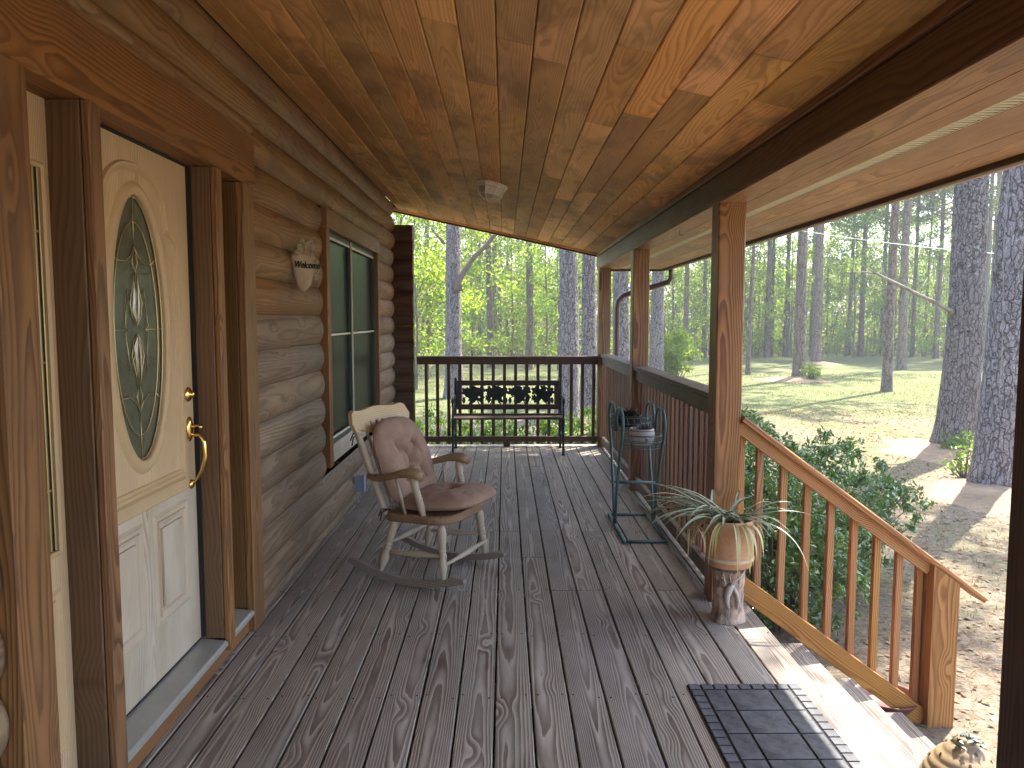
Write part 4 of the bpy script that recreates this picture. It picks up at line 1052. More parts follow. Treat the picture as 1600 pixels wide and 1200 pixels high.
# ------------------------------------------------------------------ beehive pot
def hive():
    c = (1.74, 2.77); z0 = -.379
    h = thing('beehive_pot', (c[0], c[1], z0), 'tan coiled beehive shaped pot with a dark green leafy top, on a step', 'garden ornament')
    prof = []; zz = 0; rad = [.135,.147,.153,.152,.147,.137,.122,.102,.075,.042]; hh = .031
    for i, r in enumerate(rad):
        r2 = rad[i+1] if i+1 < len(rad) else .02
        for k in range(5):
            q = k/5; prof.append((r+(r2-r)*q - .007*(1-math.sin(math.pi*(q*.9+.05)))*1.0+.004, hh*(i+q)))
    prof.append((.012, hh*len(rad)))
    m = MB(); m.lathe(prof, (c[0], c[1], z0), 48); m.ob('coiled_body', M_conc, h, smooth=True)
    t = MB()
    for i, r in enumerate(rad[:-1]):
        for k in range(5):
            q = -1.6+k*1.25+i*.5; rr = (r+rad[i+1])/2+.0045
            for dq in (-.035,.0,.035): t.tube([(c[0]+(rr-.004)*math.cos(q+dq), c[1]+(rr-.004)*math.sin(q+dq), z0+hh*(i+.15)), (c[0]+rr*math.cos(q+dq), c[1]+rr*math.sin(q+dq), z0+hh*(i+.5)), (c[0]+(rr-.006)*math.cos(q+dq), c[1]+(rr-.006)*math.sin(q+dq), z0+hh*(i+.85))], .0016, 4)
    t.ob('binding', M_twig, h)
    m = MB(); rr = random.Random(8); top = z0+hh*len(rad)
    for i in range(60):
        q = rr.uniform(0,6.28); d = rr.uniform(0,.055); x, y = c[0]+.008+d*math.cos(q), c[1]-.01+d*math.sin(q); zc = top-.006-(d/.055)**2*.03+rr.uniform(0,.012); L = rr.uniform(.018,.034)
        a = rr.uniform(0,6.28); u = Vector((math.cos(a), math.sin(a), rr.uniform(-.4,.3)))*L; s = u.cross(Vector((0,0,1))).normalized()*L*.3; o = Vector((x,y,zc))
        m.add([o-u*.5, o+s+Vector((0,0,.003)), o+u*.5, o-s+Vector((0,0,.003))], [(0,1,2,3)])
    m.ob('ceramic_leaves', plain('dark green glaze', (.035,.05,.035), .35, .6), h)
hive()

def saucer():
    s = thing('plant_saucer', (2.12, 4.10, GZ), 'empty reddish brown plastic plant saucer lying on the ground behind the stair rail', 'saucer')
    m = MB(); m.lathe([(.001,.012),(.12,.012),(.125,.016),(.16,.075),(.168,.082),(.170,.078),(.166,.070),(.13,.004),(.001,.002)][::-1], (2.12, 4.10, gz(2.12,4.10)+.02), 40, cap=False); m.ob('saucer_dish', M_saucer, s, smooth=True)
saucer()

# ------------------------------------------------------------------ ceiling lamp
def lamp():
    cx, cy = -.095, 5.95; zc = Tn(cx)
    tilt = Matrix.Rotation(SL_, 4, 'Y'); M = Matrix.Translation((cx, cy, zc)) @ tilt
    l = thing('ceiling_light', (cx, cy, zc-.02), 'unlit cream octagonal lantern fixed to the porch ceiling', 'ceiling light')
    I = lambda p: M @ Vector(p)
    def octo(prof): 
        m = MB(); V = []; F = []
        for r, z in prof:
            for k in range(8):
                q = math.pi/8+k*math.pi/4; V.append(I((r*math.cos(q), r*math.sin(q), z)))
        for i in range(len(prof)-1):
            for k in range(8): F.append((i*8+k, i*8+(k+1) % 8, (i+1)*8+(k+1) % 8, (i+1)*8+k))
        F += [tuple(range(8)), tuple(range((len(prof)-1)*8, len(prof)*8))[::-1]]
        m.add(V, [f[::-1] for f in F]); return m
    octo([(.128,0),(.128,-.012),(.118,-.018),(.118,-.030),(.106,-.038)]).ob('lamp_base', M_white, l)
    octo([(.100,-.038),(.090,-.085),(.045,-.115)]).ob('lamp_glass', M_frost, l)
    m = MB()
    for k in range(8):
        q = math.pi/8+k*math.pi/4; c_, s_ = math.cos(q), math.sin(q)
        m.tube([I((.106*c_,.106*s_,-.038)), I((.096*c_,.096*s_,-.087)), I((.050*c_,.050*s_,-.120))], .0035, 5)
    for r, z in ((.096,-.087),(.050,-.120)):
        m.tube([I((r*math.cos(math.pi/8+k*math.pi/4), r*math.sin(math.pi/8+k*math.pi/4), z)) for k in range(9)], .0035, 5)
    m.ob('lamp_cage', M_white, l)
lamp()

# ------------------------------------------------------------------ welcome plaque and outlet box
def plaque():
    y, z = 4.55, 1.84; X = XS+.062
    p = thing('welcome_plaque', (X, y, z), 'cream resin welcome plaque shaped like a hat with flowers on the log wall', 'wall plaque')
    m = MB(); pts = []
    for i in range(40):
        q = 2*math.pi*i/40; r = 1+.10*math.sin(3*q+.6)+.04*math.sin(7*q)
        pts.append((.072*r*math.cos(q), .088*r*math.sin(q)-.02-(.03 if math.sin(q) < -.8 else 0)))
    n = 40; V = []
    for sc, d in ((.94, 0), (1., .012), (.9, .022), (.55, .030), (.0, .033)):
        for a, b in pts: V.append((X+d, y+a*sc, z+b*sc-(1-sc)*.015+ .003*noise.noise(Vector((a*60, b*60, sc*3)))*1))
    F = [(j*n+i, j*n+(i+1) % n, (j+1)*n+(i+1) % n, (j+1)*n+i) for j in range(4) for i in range(n)]
    m.add(V, F)
    m.ob('plaque_body', plain('weathered taupe resin', (.38,.29,.20), .7, .3, 0, .45, 60, .6, .003), p, smooth=True)
    f = MB(); rr = random.Random(4)
    for (a, b, r) in ((-.035,.055,.028),(.0,.07,.03),(.035,.065,.028),(.0,.045,.026),(-.05,.035,.018),(.03,.035,.02),(.06,.0,.018),(.068,-.045,.02),(.058,-.075,.018),(-.02,.09,.018),(.03,.095,.018)):
        for k in range(6):
            q = k*math.pi/3+rr.uniform(0,.5); u = Vector((rr.uniform(.3,.7), math.cos(q), math.sin(q))).normalized(); o = Vector((X+.026, y+a, z+b)); s = u.cross(Vector((1,0,0))).normalized()
            f.add([o, o+u*r*.6+s*r*.35, o+u*r, o+u*r*.6-s*r*.35], [(0,1,2,3),(3,2,1,0)])
        f.lathe([(.001,.006),(r*.2,.004),(r*.25,0)], (X+.03, y+a, z+b), 8, (1,0,0))
    f.ob('resin_flowers', M_resin, p)
    cu = bpy.data.curves.new('welcome', 'FONT'); cu.body = 'Welcome'; cu.size = .046; cu.extrude = .0015; cu.offset = .0003; cu.align_x = 'CENTER'; cu.shear = .3
    tmp = bpy.data.objects.new('tmp', cu); COL.objects.link(tmp); dg = bpy.context.evaluated_depsgraph_get(); me = bpy.data.meshes.new_from_object(tmp.evaluated_get(dg)); bpy.data.objects.remove(tmp)
    me.materials.clear(); me.materials.append(M_nearblack)
    MT = Matrix.Translation((X+.036, y, z-.035)) @ Matrix(((0,0,1,0),(1,0,0,0),(0,1,0,0),(0,0,0,1))) @ Matrix.Scale(.8, 4, (1,0,0))
    ob('lettering', me, p, MT)
    p.matrix_basis = p.matrix_basis @ Matrix.Translation((.02,0,0)) @ Matrix.Rotation(R(-40), 4, 'Z') @ Matrix.Scale(1.22, 4)
plaque()
def outlet():
    o = thing('outlet_box', (-1.21, 6.27, .12), 'small blue grey electrical outlet box low on the log wall behind the rocking chair', 'outlet box')
    m = MB(); m.box(-1.232, -1.165, 6.21, 6.29, .09, .215); m.box(-1.166, -1.155, 6.205, 6.295, .084, .221); m.ob('box_body', M_grey, o)
    m = MB(); m.box(-1.229, -1.213, 6.235, 6.262, .003, .089); m.ob('conduit', M_alu, o)
outlet()

# ------------------------------------------------------------------ foliage generators
def quads(C, L, Wd, nrm_up=0.3, fold=False, r=rng):
    """N leaf faces at centres C with half lengths L, half widths Wd"""
    N = len(C); u = r.normal(size=(N,3)); u[:,2] -= .2; u /= np.linalg.norm(u, axis=1)[:,None]
    w = r.normal(size=(N,3)); w[:,2] *= (1-nrm_up)
    s = np.cross(u, w); s /= np.linalg.norm(s, axis=1)[:,None]+1e-9
    L = np.broadcast_to(L, (N,))[:,None]; Wd = np.broadcast_to(Wd, (N,))[:,None]
    return np.stack([C-u*L, C-u*L*.1+s*Wd, C+u*L, C-u*L*.1-s*Wd], 1).reshape(-1,3)
def clumps(cen, rad, per, r=rng, flat=.7):
    n = len(cen); c = np.repeat(cen, per, 0); R_ = np.repeat(rad, per)[:,None]
    d = r.normal(size=(n*per,3)); d /= np.linalg.norm(d, axis=1)[:,None]; q = r.random((n*per,1))**.45
    d[:,2] *= flat
    return c + d*q*R_
def needles(tips, per, L, w, r=rng):
    """star tufts of needles at tips"""
    n = len(tips); c = np.repeat(tips, per, 0); d = r.normal(size=(n*per,3)); d[:,2] = d[:,2]*.7+.15; d /= np.linalg.norm(d, axis=1)[:,None]
    s = np.cross(d, r.normal(size=(n*per,3))); s /= np.linalg.norm(s, axis=1)[:,None]
    LL = (L*(.7+.5*r.random(n*per)))[:,None]
    return np.stack([c, c+d*LL*.5+s*w, c+d*LL, c+d*LL*.5-s*w], 1).reshape(-1,3)

def trunk(name, parent, x, y, h, r0, r1, lean, mat, seed, n=14, rows=30, rough=.02, flare=1.35):
    V = []; z0 = gz(x, y)-.15
    for j in range(rows+1):
        t = j/rows; z = z0+h*t**1.25; hh = z-z0
        rr = r0+(r1-r0)*t + r0*(flare-1)*math.exp(-hh/.45)
        cx = x+lean[0]*hh + .10*r0*3*noise.noise(Vector((hh*.25, seed, 0))); cy = y+lean[1]*hh + .10*r0*3*noise.noise(Vector((hh*.25, seed, 9)))
        for i in range(n):
            q = 2*math.pi*i/n; d = rr*(1+rough*2*noise.noise(Vector((math.cos(q)*2.2, math.sin(q)*2.2, hh*1.1+seed)))+rough*noise.noise(Vector((math.cos(q)*9, math.sin(q)*9, hh*4+seed))) + .10*math.exp(-hh/.35)*math.sin(5*q+seed))
            V.append((cx+d*math.cos(q), cy+d*math.sin(q), z))
    F = [(j*n+i, j*n+(i+1) % n, (j+1)*n+(i+1) % n, (j+1)*n+i) for j in range(rows) for i in range(n)]
    m = MB(); m.add(V, F); return m.ob(name, mat, parent, smooth=True)
def crown_pts(n, z0, z1, R_, r, off=(0,0)):
    """branch ends of a pine crown and the branches that carry them"""
    tips = []; br = []
    for i in range(n):
        z = z0+(z1-z0)*r.random(); k = R_*(1-.6*(z-z0)/(z1-z0))*(.45+.6*r.random()); q = r.random()*6.283
        e = np.array([k*math.cos(q)+off[0], k*math.sin(q)+off[1], z+.25*k]); b = np.array([0, 0, z-.15*k]); br.append((b, e))
        for t in np.linspace(.35, 1.05, 6): tips.append(b+(e-b)*t + r.normal(size=3)*.28*k*.5)
    return np.array(tips), br
CR = []
for v_ in range(4):
    r_ = np.random.default_rng(100+v_)
    tips, br = crown_pts(34, 8.0, 17.5, 3.0, r_)
    V = needles(np.repeat(tips, 2, 0)+r_.normal(size=(len(tips)*2,3))*.12, 13, .34, .021, r_)
    CR.append((mesh_np('pine_crown', V, 4, M_needle), br))
def limbs(br, x, y, lean, name, parent, r0=.05):
    m = MB()
    for b, e in br:
        m.tube([(x+b[0]+lean[0]*b[2], y+b[1]+lean[1]*b[2], b[2]+GZ), (x+(b[0]+e[0])/2+lean[0]*b[2], y+(b[1]+e[1])/2+lean[1]*b[2], (b[2]+e[2])/2+GZ-.05), (x+e[0]+lean[0]*b[2], y+e[1]+lean[1]*b[2], e[2]+GZ)], [r0, r0*.6, r0*.25], 4, cap=False)
    return m.ob(name, M_twig, parent)
def pine(x, y, w, label, lean=(0,0), h=19, mat=M_barkfar, seed=0, big=False, group='pine trees around the yard', crown=True, taper=.55, custom=None, dz=0):
    t = thing('pine_tree', (x, y, gz(x, y)), label, 'pine tree', group)
    trunk('trunk', t, x, y, h, w/2, w/2*taper*.7, lean, mat, seed*1.7, *((44, 150, .035, 1.45) if big else (12, 34, .03, 1.35)))
    if custom is not None:
        V, br = custom; ob('crown', mesh_np('pine_crown', V, 4, M_needle), t, Matrix.Translation((x, y, GZ))); limbs(br, x, y, (0,0), 'branches', t)
    elif crown:
        m, br = CR[seed % 4]
        M = Matrix.Translation((x+lean[0]*11, y+lean[1]*11, GZ+dz)) @ Matrix.Rotation(seed*1.3, 4, 'Z')
        ob('crown', m, t, M)
        rb = [(np.array(Matrix.Rotation(seed*1.3, 3, 'Z') @ Vector(b)) + [0,0,dz], np.array(Matrix.Rotation(seed*1.3, 3, 'Z') @ Vector(e)) + [0,0,dz]) for b, e in br]
        limbs(rb, x, y, lean, 'branches', t)
    return t
def px(u, Y): return (u-789)*Y/1200.

# big near pines on the right
def sunny(V, x, y):
    """cut a gap in the crown so the sun reaches the steps"""
    q = V.reshape(-1, 4, 3); c = q.mean(1) + np.array([x, y, GZ]); s = np.array(SUN); k = (c[:,2]-0)/s[2]
    gx = c[:,0]-s[0]*k; gy = c[:,1]-s[1]*k
    keep = ~((gx > .6) & (gx < 2.9) & (gy > .4) & (gy < 4.3))  # needles over the steps are cut away to let sunlight through
    return q[keep].reshape(-1, 3)
def bigcrown(x, y, seed, z0, z1, R_, lean, n=60):
    r_ = np.random.default_rng(seed); tips, br = crown_pts(n, z0, z1, R_, r_)
    sh = np.array([lean[0]*(z0+z1)/2, lean[1]*(z0+z1)/2, 0]); tips = tips+sh; br = [(b+sh, e+sh) for b, e in br]
    V = needles(np.repeat(tips, 2, 0)+r_.normal(size=(len(tips)*2,3))*.15, 14, .34, .018, r_)
    return sunny(V, x, y), br
T14 = pine(7.55, 12.75, .60, 'thick lichen spotted pine trunk with a long dead limb reaching left', (.024, 0), 20, M_bark2, 3, True, custom=bigcrown(7.55, 12.75, 31, 10, 18.5, 3.4, (.024,0)))
T15 = pine(6.22, 9.55, .46, 'large scaly pine trunk closest to the porch, just left of the dark post', (.035, 0), 20, M_bark, 5, True, custom=bigcrown(6.22, 9.55, 32, 12, 19, 3.0, (.035,0)))
lb = MB(); P = [Vector((px(u, 12.6), 12.6+d, 1.5+(499-v)*12.6/1200)) for u, v, d in ((1497,490,.1),(1478,483,-.05),(1450,473,-.2),(1420,462,-.3),(1390,450,-.4),(1365,438,-.4),(1348,430,-.4),(1330,427,-.3))]
lb.tube(P, [.055,.034,.030,.028,.026,.022,.016,.008], 10)
for i, (a, b_) in enumerate(((3, (.15,.1,.22)), (5, (-.1,.1,.25)), (2, (.05,-.2,-.3)), (6, (-.25,0,.12)), (4, (.02,.2,-.35)))): lb.tube([P[a], P[a]+Vector(b_)*.5+Vector((0,0,.02)), P[a]+Vector(b_)*1.3], [.014,.009,.004], 6)
lb.ob('dead_limb', M_limb, T14, smooth=True)
vi = MB()
for k in range(1):
    vi.tube([(6.22+.035*z-.24+.06*math.sin(z*1.3+k)+.1*k, 9.55-.20-.02*k, z+GZ) for z in [1.2+i*.4 for i in range(12)]], .006, 5)
vi.ob('vine', M_limb, T15)

# pines seen past the end of the porch
pine(px(709,21), 21, .48, 'pine with a slanting broken branch, behind the left half of the end railing', (0,0), 18, M_bark, 6, True, group='pine trees around the yard')
T1 = [o for o in COL.objects if o.name.startswith('pine_tree')][-1]
m = MB(); P = [Vector((px(u,20.8), 20.8, 1.5+(499-v)*20.8/1200)) for u, v in ((716,455),(717,440),(726,425),(742,402),(760,385),(775,368),(800,342))]
m.tube(P, [.13,.09,.07,.06,.055,.05,.03], 8); m.ob('broken_branch', M_twig, T1, smooth=True)
m = MB(); m.tube([Vector((px(u,20.8), 20.6, 1.5+(499-v)*20.8/1200)) for u, v in ((697,384),(686,372),(677,362))], [.05,.035,.02], 6); m.ob('branch_stub', M_twig, T1, smooth=True)
pine(px(887,16.4), 16.4, .46, 'thick grey pine seen left of the corner post, the nearer of two', (-.004,0), 19, M_bark, 7, True)
pine(px(919,17.4), 17.4, .37, 'sunlit flaky pine directly left of the corner post', (-.002,0), 19, M_bark, 8, True)
pine(px(969,18.5), 18.5, .44, 'pine behind the downspout between the two far posts', (0,0), 19, M_bark, 9, True)
pine(px(1027,22), 22, .42, 'pine beside the second post, right of the downspout bend', (.003,0), 19, M_bark, 10, True)
mid = [ # u, Y, width px, lean, label
 (768,34,12,(-.022,.0),'slim leaning pine in the left opening with a flared foot'), (773,38,8,(0,0),'thin dark pine just right of the leaning one'),
 (781,43.75,6,(0,0),'very thin pine in the middle of the end opening'), (750,44.25,5,(0,0),'faint thin pine left of the leaning one'),
 (827,33,13,(-.001,0),'straight pine alone in the centre of the end opening'), (793,45.25,4,(0,0),'thread thin trunk between two pines in the end opening'),
 (1170,30,7,(.022,0),'pale pole like trunk leaning beside the main post'), (1199,43,9,(.004,0),'narrow pine near the right side of the main post'),
 (1206,44.25,6,(0,0),'thin pine hidden partly by its neighbour near the main post'), (1228,44,7,(.003,0),'thin pine left of the yard pine with the mulch mound'),
 (1251,27.7,19,(-.001,0),'pine with a dark brown trunk and mulch mound in the middle of the lawn'), (1277,37.5,15,(.003,0),'dark pine just right of the mounded one'),
 (1270,43.75,8,(-.004,0),'thin pine between two thicker ones at the back of the lawn'), (1327,44.25,6,(.012,0),'thin slanting pine at the left end of the dead limb'),
 (1347,43.75,9,(.001,0),'straight pine behind the tip of the dead limb'), (1380,45.25,7,(0,0),'thin far pine behind the small lawn pine'),
 (1391,23,15,(.002,0),'small straight pine standing alone on the lawn under the dead limb'), (1411,33,14,(.001,0),'dark pine close behind the lone lawn pine'),
 (1428,44,7,(.003,0),'thin pine right of the dark one, at the wood edge'), (1446,44.5,4,(.02,0),'thin bent pine leaning right at the wood edge'),
 (1466,42,8,(.002,0),'slim dark pine left of the thick lichen spotted trunk'), (1494,40,8,(.0,0),'slim pine half behind the thick lichen spotted trunk'),
 (1541,40,8,(0,0),'slim pine seen in the gap between the two large trunks'), (1552,43.75,10,(.0,0),'second slim pine in the gap between the two large trunks'),
 (1100,43.75,8,(0,0),'thin far pine left of the main post'), (1072,42,9,(0,0),'thin far pine behind the small bright bush'), (1130,44.5,8,(0,0),'far pine hidden behind the main post'),
 (1640,38,13,(0,0),'pine beyond the dark post at the right'), (1720,34,15,(0,0),'far right pine beyond the dark post'), (670,40,9,(0,0),'thin pine at the left of the end opening among yellow leaves'),
 (600,36,12,(0,0),'pine behind the far corner of the log house'), (540,30,14,(0,0),'pine behind the log house, farthest left'),
]
for i, (u, Y, w, ln, lab) in enumerate(mid):
    pine(px(u, Y), Y, w*Y/1200*1.0, lab, ln, 18+2*(i % 3), M_barkfar, i+11, dz=(i*37 % 5)*.35-1.0)

pine(4.08, 14.0, .30, 'unseen pine added behind the main post to shade the deck end', (0,0), 19, M_bark, 4, False)  # added out of sight so its crown shades the far deck
for i, (x, y, lab) in enumerate(((13, 12, 'unseen shade pine added right of the view, nearest the house'), (15.5, 16, 'unseen shade pine added right of the view, in the middle of its row'), (18, 20.5, 'unseen shade pine added right of the view, farthest back'), (10.2, 6.6, 'unseen shade pine added in the side yard right of the steps'))):
    pine(x, y, .38, lab, (0,0), 19, M_barkfar, 60+i)  # added out of view so their crowns shade the lawn
# saplings with yellow-green leaves beyond the end of the porch, and shrubs at the wood edge
SP = []
for v_ in range(4):
    r_ = np.random.default_rng(200+v_); n = 46
    cen = np.stack([r_.normal(0,1.25,n), r_.normal(0,1.25,n), r_.uniform(.6,7.2,n)], 1)
    cen[:,:2] *= (1-.45*np.abs(cen[:,2:3]-3.5)/4)
    SP.append((quads(clumps(cen, r_.uniform(.35,.75,n), 100, r_), .065, .032, .4, r=r_), cen))
def sapling(name, x, y, label, mat, sc, seed, group, cat):
    V, cen = SP[seed % 4]
    t = thing(name, (x, y, gz(x, y)), label, cat, group)
    key = ('sap', seed % 4, mat.name)
    if key not in _bc: _bc[key] = mesh_np('leafy_crown', V, 4, mat)
    M = Matrix.Translation((x, y, gz(x,y))) @ Matrix.Rotation(seed*2.1, 4, 'Z') @ Matrix.Scale(sc, 4)
    ob('crown', _bc[key], t, M)
    m = MB(); m.tube([(0,0,-.1),(.05,.03,2*sc),(-.05,0,4*sc),(.05,.05,6.4*sc)], [.05*sc,.04*sc,.03*sc,.012*sc], 6)
    for k in range(0, 40, 2):
        c = cen[k]*sc; c = Vector(Matrix.Rotation(seed*2.1, 3, 'Z') @ Vector(c)); m.tube([(0,0,max(.3,c.z-.9)), (c.x*.5,c.y*.5,c.z-.25), c], [.018*sc,.012*sc,.006*sc], 4, cap=False)
    m.V = [(a+x, b+y, c+gz(x,y)) for a, b, c in m.V]
    m.ob('trunk', M_twig, t)
    return t
G1 = 'young leafy trees beyond the end of the porch'
for i, (u, Y, sc, mat, lab) in enumerate([
    (650,23.5,1.0,M_leafY,'young tree with yellow green leaves right beside the log corner'), (668,27,1.15,M_leafY,'tall yellow green young tree behind the one at the log corner'),
    (630,26,1.15,M_leafY,'yellow green young tree half hidden by the log corner'), (737,37,1.1,M_leafG,'light green young tree right of the pine with the broken branch'),
    (700,32,1.2,M_leafY,'young tree filling the gap left of the pine with the broken branch'), (800,38,1.15,M_leafY,'light green young tree left of the lone straight pine'),
    (853,36,1.25,M_leafY,'bright green young tree right of the lone straight pine'), (872,33,1.1,M_leafG,'leafy young tree left of the two thick pines'),
    (945,30,1.05,M_leafG,'young tree between the corner post and the next pine'), (770,43,1.2,M_leafG,'far young tree behind the leaning pine'),
    (830,44,1.3,M_leafG,'far young tree behind the lone straight pine'), (600,26,1.2,M_leafY,'young tree behind the log house corner'), (905,38,1.2,M_leafG,'far young tree behind the two thick pines')]):
    sapling('young_tree', px(u,Y), Y, lab, mat, sc, i, G1, 'young tree')
G2 = 'leafy trees at the back edge of the lawn'
labs = ['low bright tree left of the main post at the wood edge','dark green tree hidden behind the main post','light tree right of the main post at the wood edge','broad green tree behind the mounded pine','tall green tree between the two dark lawn pines','yellowish tree behind the tip of the dead limb','dense green tree behind the lone lawn pine','loose green tree right of the lone lawn pine','low dark green tree left of the thick lichen spotted trunk','bright tree in the gap of the two large trunks','tree beyond the dark post at the right','green tree left of the small bright bush','small tree behind the small bright bush','tree far right beyond the view']
for i, u in enumerate((1115,1145,1185,1232,1292,1335,1378,1428,1462,1545,1600,1050,1085,1680)):
    Y = 42+((i*7) % 5)*1.2
    sapling('leafy_tree', px(u,Y), Y, labs[i], M_leafG if i % 3 else M_leafY, 1.0+.12*((i*5) % 4), i+3, G2, 'tree')
# small bright bush by the fourth pine, seedlings
def bush(name, x, y, rx, ry, h, label, mat, n, per, ls, seed, group=None, cat='shrub', z0=.05):
    r_ = np.random.default_rng(seed); t = thing(name, (x, y, gz(x,y)), label, cat, group)
    d = r_.normal(size=(n,3)); d /= np.linalg.norm(d, axis=1)[:,None]; q = r_.random((n,1))**.33
    cen = d*q*np.array([rx, ry, h/2]) + np.array([x, y, gz(x,y)+h/2+z0])
    cen[:,2] = np.maximum(cen[:,2], gz(x,y)+.1)
    cen += r_.normal(size=cen.shape)*.05
    C = clumps(cen, r_.uniform(.6,1.3,n)*ls*3.2, per, r_, .9)
    # two faces per leaf, folded on the midrib
    N = len(C); u = r_.normal(size=(N,3)); u[:,2] += .5; u /= np.linalg.norm(u, axis=1)[:,None]
    s = np.cross(u, r_.normal(size=(N,3))); s /= np.linalg.norm(s, axis=1)[:,None]; nn = np.cross(u, s)
    L = (ls*(.7+.6*r_.random(N)))[:,None]; w = L*.42
    A = C-u*L; Bp = C+u*L; sl_ = C+s*w+nn*w*.35; sr = C-s*w+nn*w*.35
    V = np.stack([A, sl_, Bp, C, A, C, Bp, sr], 1).reshape(-1,3)
    V = V[[True]*len(V)]
    ob('foliage', mesh_np('shrub_leaves', V-np.array([x,y,gz(x,y)]), 4, mat), t, Matrix.Translation((x,y,gz(x,y))))
    m = MB()
    for k in range(0, n, max(1, n//40)):
        c = cen[k]; m.tube([(x+(c[0]-x)*.15, y+(c[1]-y)*.15, gz(x,y)-.02), (x+(c[0]-x)*.6, y+(c[1]-y)*.6, gz(x,y)+(c[2]-gz(x,y))*.5), tuple(c)], [.012,.008,.003], 5, cap=False)
    m.ob('stems', M_twig, t); return t
bush('holly_bush', 1.92, 5.3, .60, .62, 1.1, 'nearest glossy dark holly bush, behind the stair railing', M_holly, 330, 34, .024, 1, 'holly bushes along the side of the porch')
bush('holly_bush', 2.42, 6.15, .92, .78, 1.16, 'widest glossy holly bush, its right side past the stair handrail', M_holly, 520, 34, .025, 2, 'holly bushes along the side of the porch')
bush('holly_bush', 2.1, 7.5, .80, .75, 1.24, 'holly bush behind the widest one, seen above the stair handrail', M_holly, 330, 30, .026, 3, 'holly bushes along the side of the porch')
bush('holly_bush', 1.95, 8.8, .6, .7, .95, 'farthest holly bush along the side railing', M_holly, 130, 22, .026, 4, 'holly bushes along the side of the porch')
for i, (x, h, lab) in enumerate(((-1.0,.85,'light green shrub behind the end railing next to the log corner'), (-.2,.78,'low shrub behind the left half of the bench'), (.55,.78,'low shrub behind the right half of the bench'), (1.25,.95,'shrub at the foot of the two thick pines by the corner post'))):
    bush('low_shrub', x, 10.2+.2*(i % 2), .55, .5, h, lab, M_shrub, 110, 24, .03, 10+i, 'low shrubs behind the end railing')
bush('bright_bush', px(1052,25), 25, .75, .7, 1.9, 'bright green bush beside the pine right of the downspout', M_leafY, 110, 26, .07, 20)
bush('seedling', px(1272,27), 27, .28, .25, .55, 'small bright seedling right of the mounded pine', M_leafY, 24, 16, .06, 21)
bush('seedling', px(1502,12.2), 12.2, .30, .2, .25, 'little weeds at the foot of the thick lichen spotted trunk', M_shrub, 24, 14, .03, 22)
bush('seedling', px(1522,10.3), 10.3, .25, .2, .5, 'small upright weed between the two large trunks', M_shrub, 22, 12, .04, 23)
# mulch mounds
for i, (x, y, r, lab) in enumerate(((px(1251,27.5), 27.5, 1.6, 'low brown mulch mound round the pine in the middle of the lawn'), (px(1277,37.5), 37.5, 1.6, 'low mulch mound round the dark pine at the back of the lawn'), (7.4, 12.4, 1.5, 'bare earth mound round the thick lichen spotted trunk'), (6.0, 9.3, 1.2, 'bare earth mound round the nearest large trunk'))):
    m = MB(); prof = [(r, -.06), (r*.8, .0), (r*.55, .05), (r*.3, .10), (.01, .12)]; V = []; n = 28
    for rr_, z in prof:
        for k in range(n):
            q = 2*math.pi*k/n; a = 1+.5*noise.noise(Vector((math.cos(q)*1.5, math.sin(q)*1.5, i)))+.2*noise.noise(Vector((math.cos(q)*5, math.sin(q)*5, i)))
            V.append((x+rr_*a*math.cos(q), y+rr_*a*math.sin(q), gz(x,y)+z+.02*noise.noise(Vector((rr_*3, q*2, i)))))
    m.add(V, [(j*n+k, j*n+(k+1) % n, (j+1)*n+(k+1) % n, (j+1)*n+k) for j in range(4) for k in range(n)])
    m.ob('mulch_mound', plain('brown mulch', (.29,.205,.135), .95, .1, 0, .6, 14, .9, .03) if i == 0 else bpy.data.materials['brown mulch'], smooth=True, kind='structure')

# far wood: a mass of leaves and stems nobody could count
r_ = np.random.default_rng(9)
n = 2300; cen = np.stack([r_.uniform(-30, 48, n), r_.uniform(46, 62, n), GZ+.2+9.5*r_.random(n)**2.0], 1)
C = clumps(cen, r_.uniform(.5, 1.2, n), 70, r_); V = quads(C, .13, .06, .3, r=r_)
n2 = 1500; cen = np.stack([r_.uniform(-40, 60, n2), r_.uniform(62, 78, n2), GZ+7.5*r_.random(n2)**1.2], 1)
V2 = quads(clumps(cen, r_.uniform(.9, 1.8, n2), 45, r_), .24, .12, .3, r=r_)
ob('thicket', mesh_np('thicket', np.concatenate([V, V2]), 4, M_leafD), kind='stuff')
n = 500; cen = np.stack([r_.uniform(-30, 48, n), r_.uniform(43.5, 46.5, n), GZ+.1+.9*r_.random(n)**1.5], 1)
ob('undergrowth', mesh_np('undergrowth', quads(clumps(cen, r_.uniform(.35,.7,n), 60, r_, .8), .10, .035, .2, r=r_), 4, M_leafD), kind='stuff')
st = []
for k in range(1500):
    x = r_.uniform(-30, 48); y = r_.uniform(42.5, 56); h = r_.uniform(1.2, 7); w = r_.uniform(.012, .04); lx = r_.normal(0, .1)*h; z = GZ
    st.append([(x-w, y, z), (x+w, y, z), (x+lx+w*.5, y, z+h), (x+lx-w*.5, y, z+h)])
    st.append([(x, y-w, z), (x, y+w, z), (x+lx, y+w*.5, z+h), (x+lx, y-w*.5, z+h)])
ob('brush_stems', mesh_np('brush_stems', np.array(st).reshape(-1,3), 4, M_twig), kind='stuff')

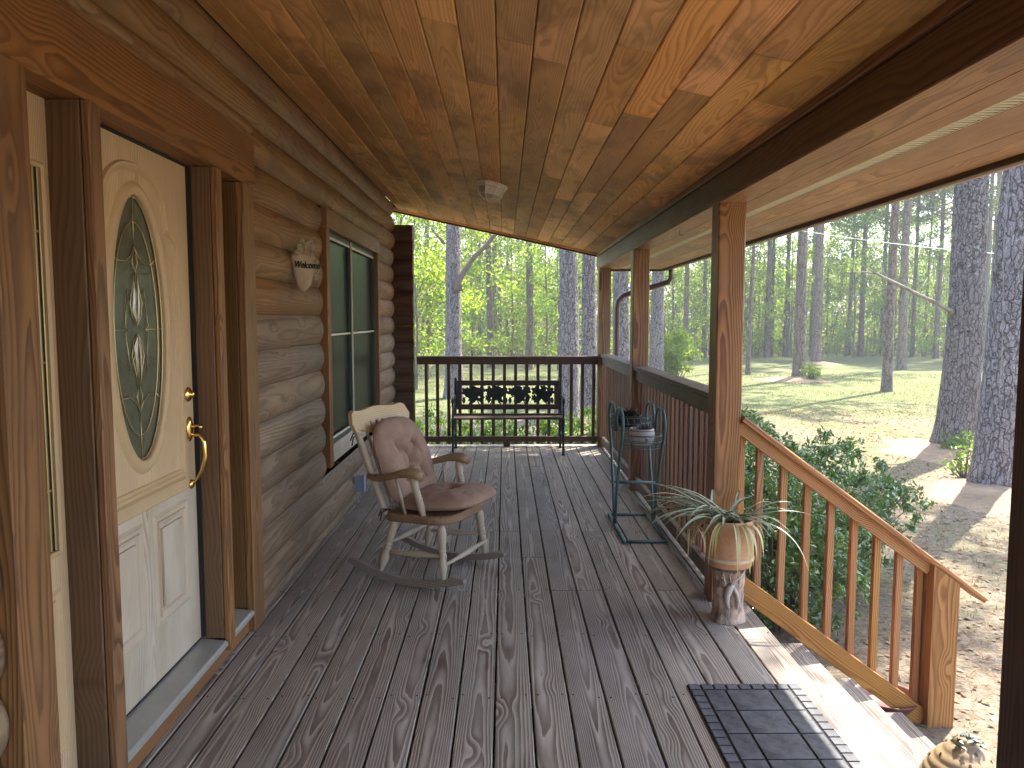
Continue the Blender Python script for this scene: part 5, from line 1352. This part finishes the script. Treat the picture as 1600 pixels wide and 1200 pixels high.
# lawn grass and pine straw
def scatter(n, xr, yr, pw):
    x = r_.uniform(*xr, n); y = yr[0]+(yr[1]-yr[0])*r_.random(n)**pw
    k = ~((x > -1.4) & (x < 1.3) & (y < 9.1)); return x[k], y[k]
def GZv(x, y): return np.array([gz(a, b) for a, b in zip(x, y)])
x, y = scatter(42000, (-4, 17), (2.4, 30), 1.25)
nzv = np.array([noise.noise(Vector((a*.35, b*.35, 7))) for a, b in zip(x, y)]); k = nzv+r_.normal(0,.18,len(x)) > np.where(y < 10, .02, -.12); x, y = x[k], y[k]
z = GZv(x, y); h = .018+.03*r_.random(len(x))+.0008*y; w = .0025+.0003*y; q = r_.uniform(0, 6.28, len(x)); lx = r_.normal(0,.5,len(x))*h; ly = r_.normal(0,.5,len(x))*h
V = np.stack([np.stack([x-w*np.cos(q), y-w*np.sin(q), z-.005],1), np.stack([x+w*np.cos(q), y+w*np.sin(q), z-.005],1), np.stack([x+lx, y+ly, z+h],1)],1).reshape(-1,3)
ob('grass', mesh_np('grass', V, 3, M_grass), kind='stuff')
x, y = scatter(90000, (1.2, 13), (1.5, 18), 1.5); z = GZv(x, y)+.006+.008*r_.random(len(x)); q = r_.uniform(0, 6.28, len(x)); big = r_.random(len(x)) < .2
L = np.where(big, .022, .05)*(.6+.8*r_.random(len(x))); w = np.where(big, .013, .0016)*(1+.04*y); dx, dy = np.cos(q), np.sin(q); tz = r_.normal(0, .25, len(x))*L; tz2 = r_.normal(0, .4, len(x))*w
V = np.stack([np.stack([x-L*dx, y-L*dy, z-tz],1), np.stack([x-w*dy, y+w*dx, z+tz2],1), np.stack([x+L*dx, y+L*dy, z+tz],1), np.stack([x+w*dy, y-w*dx, z-tz2],1)],1).reshape(-1,3)
V[:,2] = np.maximum(V[:,2], GZ-.08)
ob('pine_straw', mesh_np('pine_straw', V, 4, M_straw), kind='stuff')
# overhead wire across the yard
m = MB(); P = []
for i in range(21):
    t = i/20; P.append((px(1060, 20)+(px(1700, 20)-px(1060, 20))*t, 20+3*t, 1.5+(499-330)*20/1200 - .9*t - .5*(1-(2*t-1)**2)*.3))
m.tube(P, .011, 5); tag(m.ob('overhead_wire', plain('pale cable', (.6,.6,.58), .5)), 'thin pale overhead cable crossing the yard between the trees', 'cable')

# volume added to lighten the far wood, standing in for veiling glare
hm = bpy.data.materials.new('thin haze'); hm.use_nodes = True; ht = hm.node_tree
for n in list(ht.nodes):
    if n.type == 'BSDF_PRINCIPLED': ht.nodes.remove(n)
hv = ht.nodes.new('ShaderNodeVolumePrincipled'); hv.inputs['Color'].default_value = (.92, .95, 1, 1); hv.inputs['Density'].default_value = .0022
ht.links.new(hv.outputs[0], [n for n in ht.nodes if n.type == 'OUTPUT_MATERIAL'][0].inputs['Volume'])
m = MB(); m.box(-320, 320, -220, 420, GZ-1.2, 26); m.ob('added_haze', hm, kind='stuff')
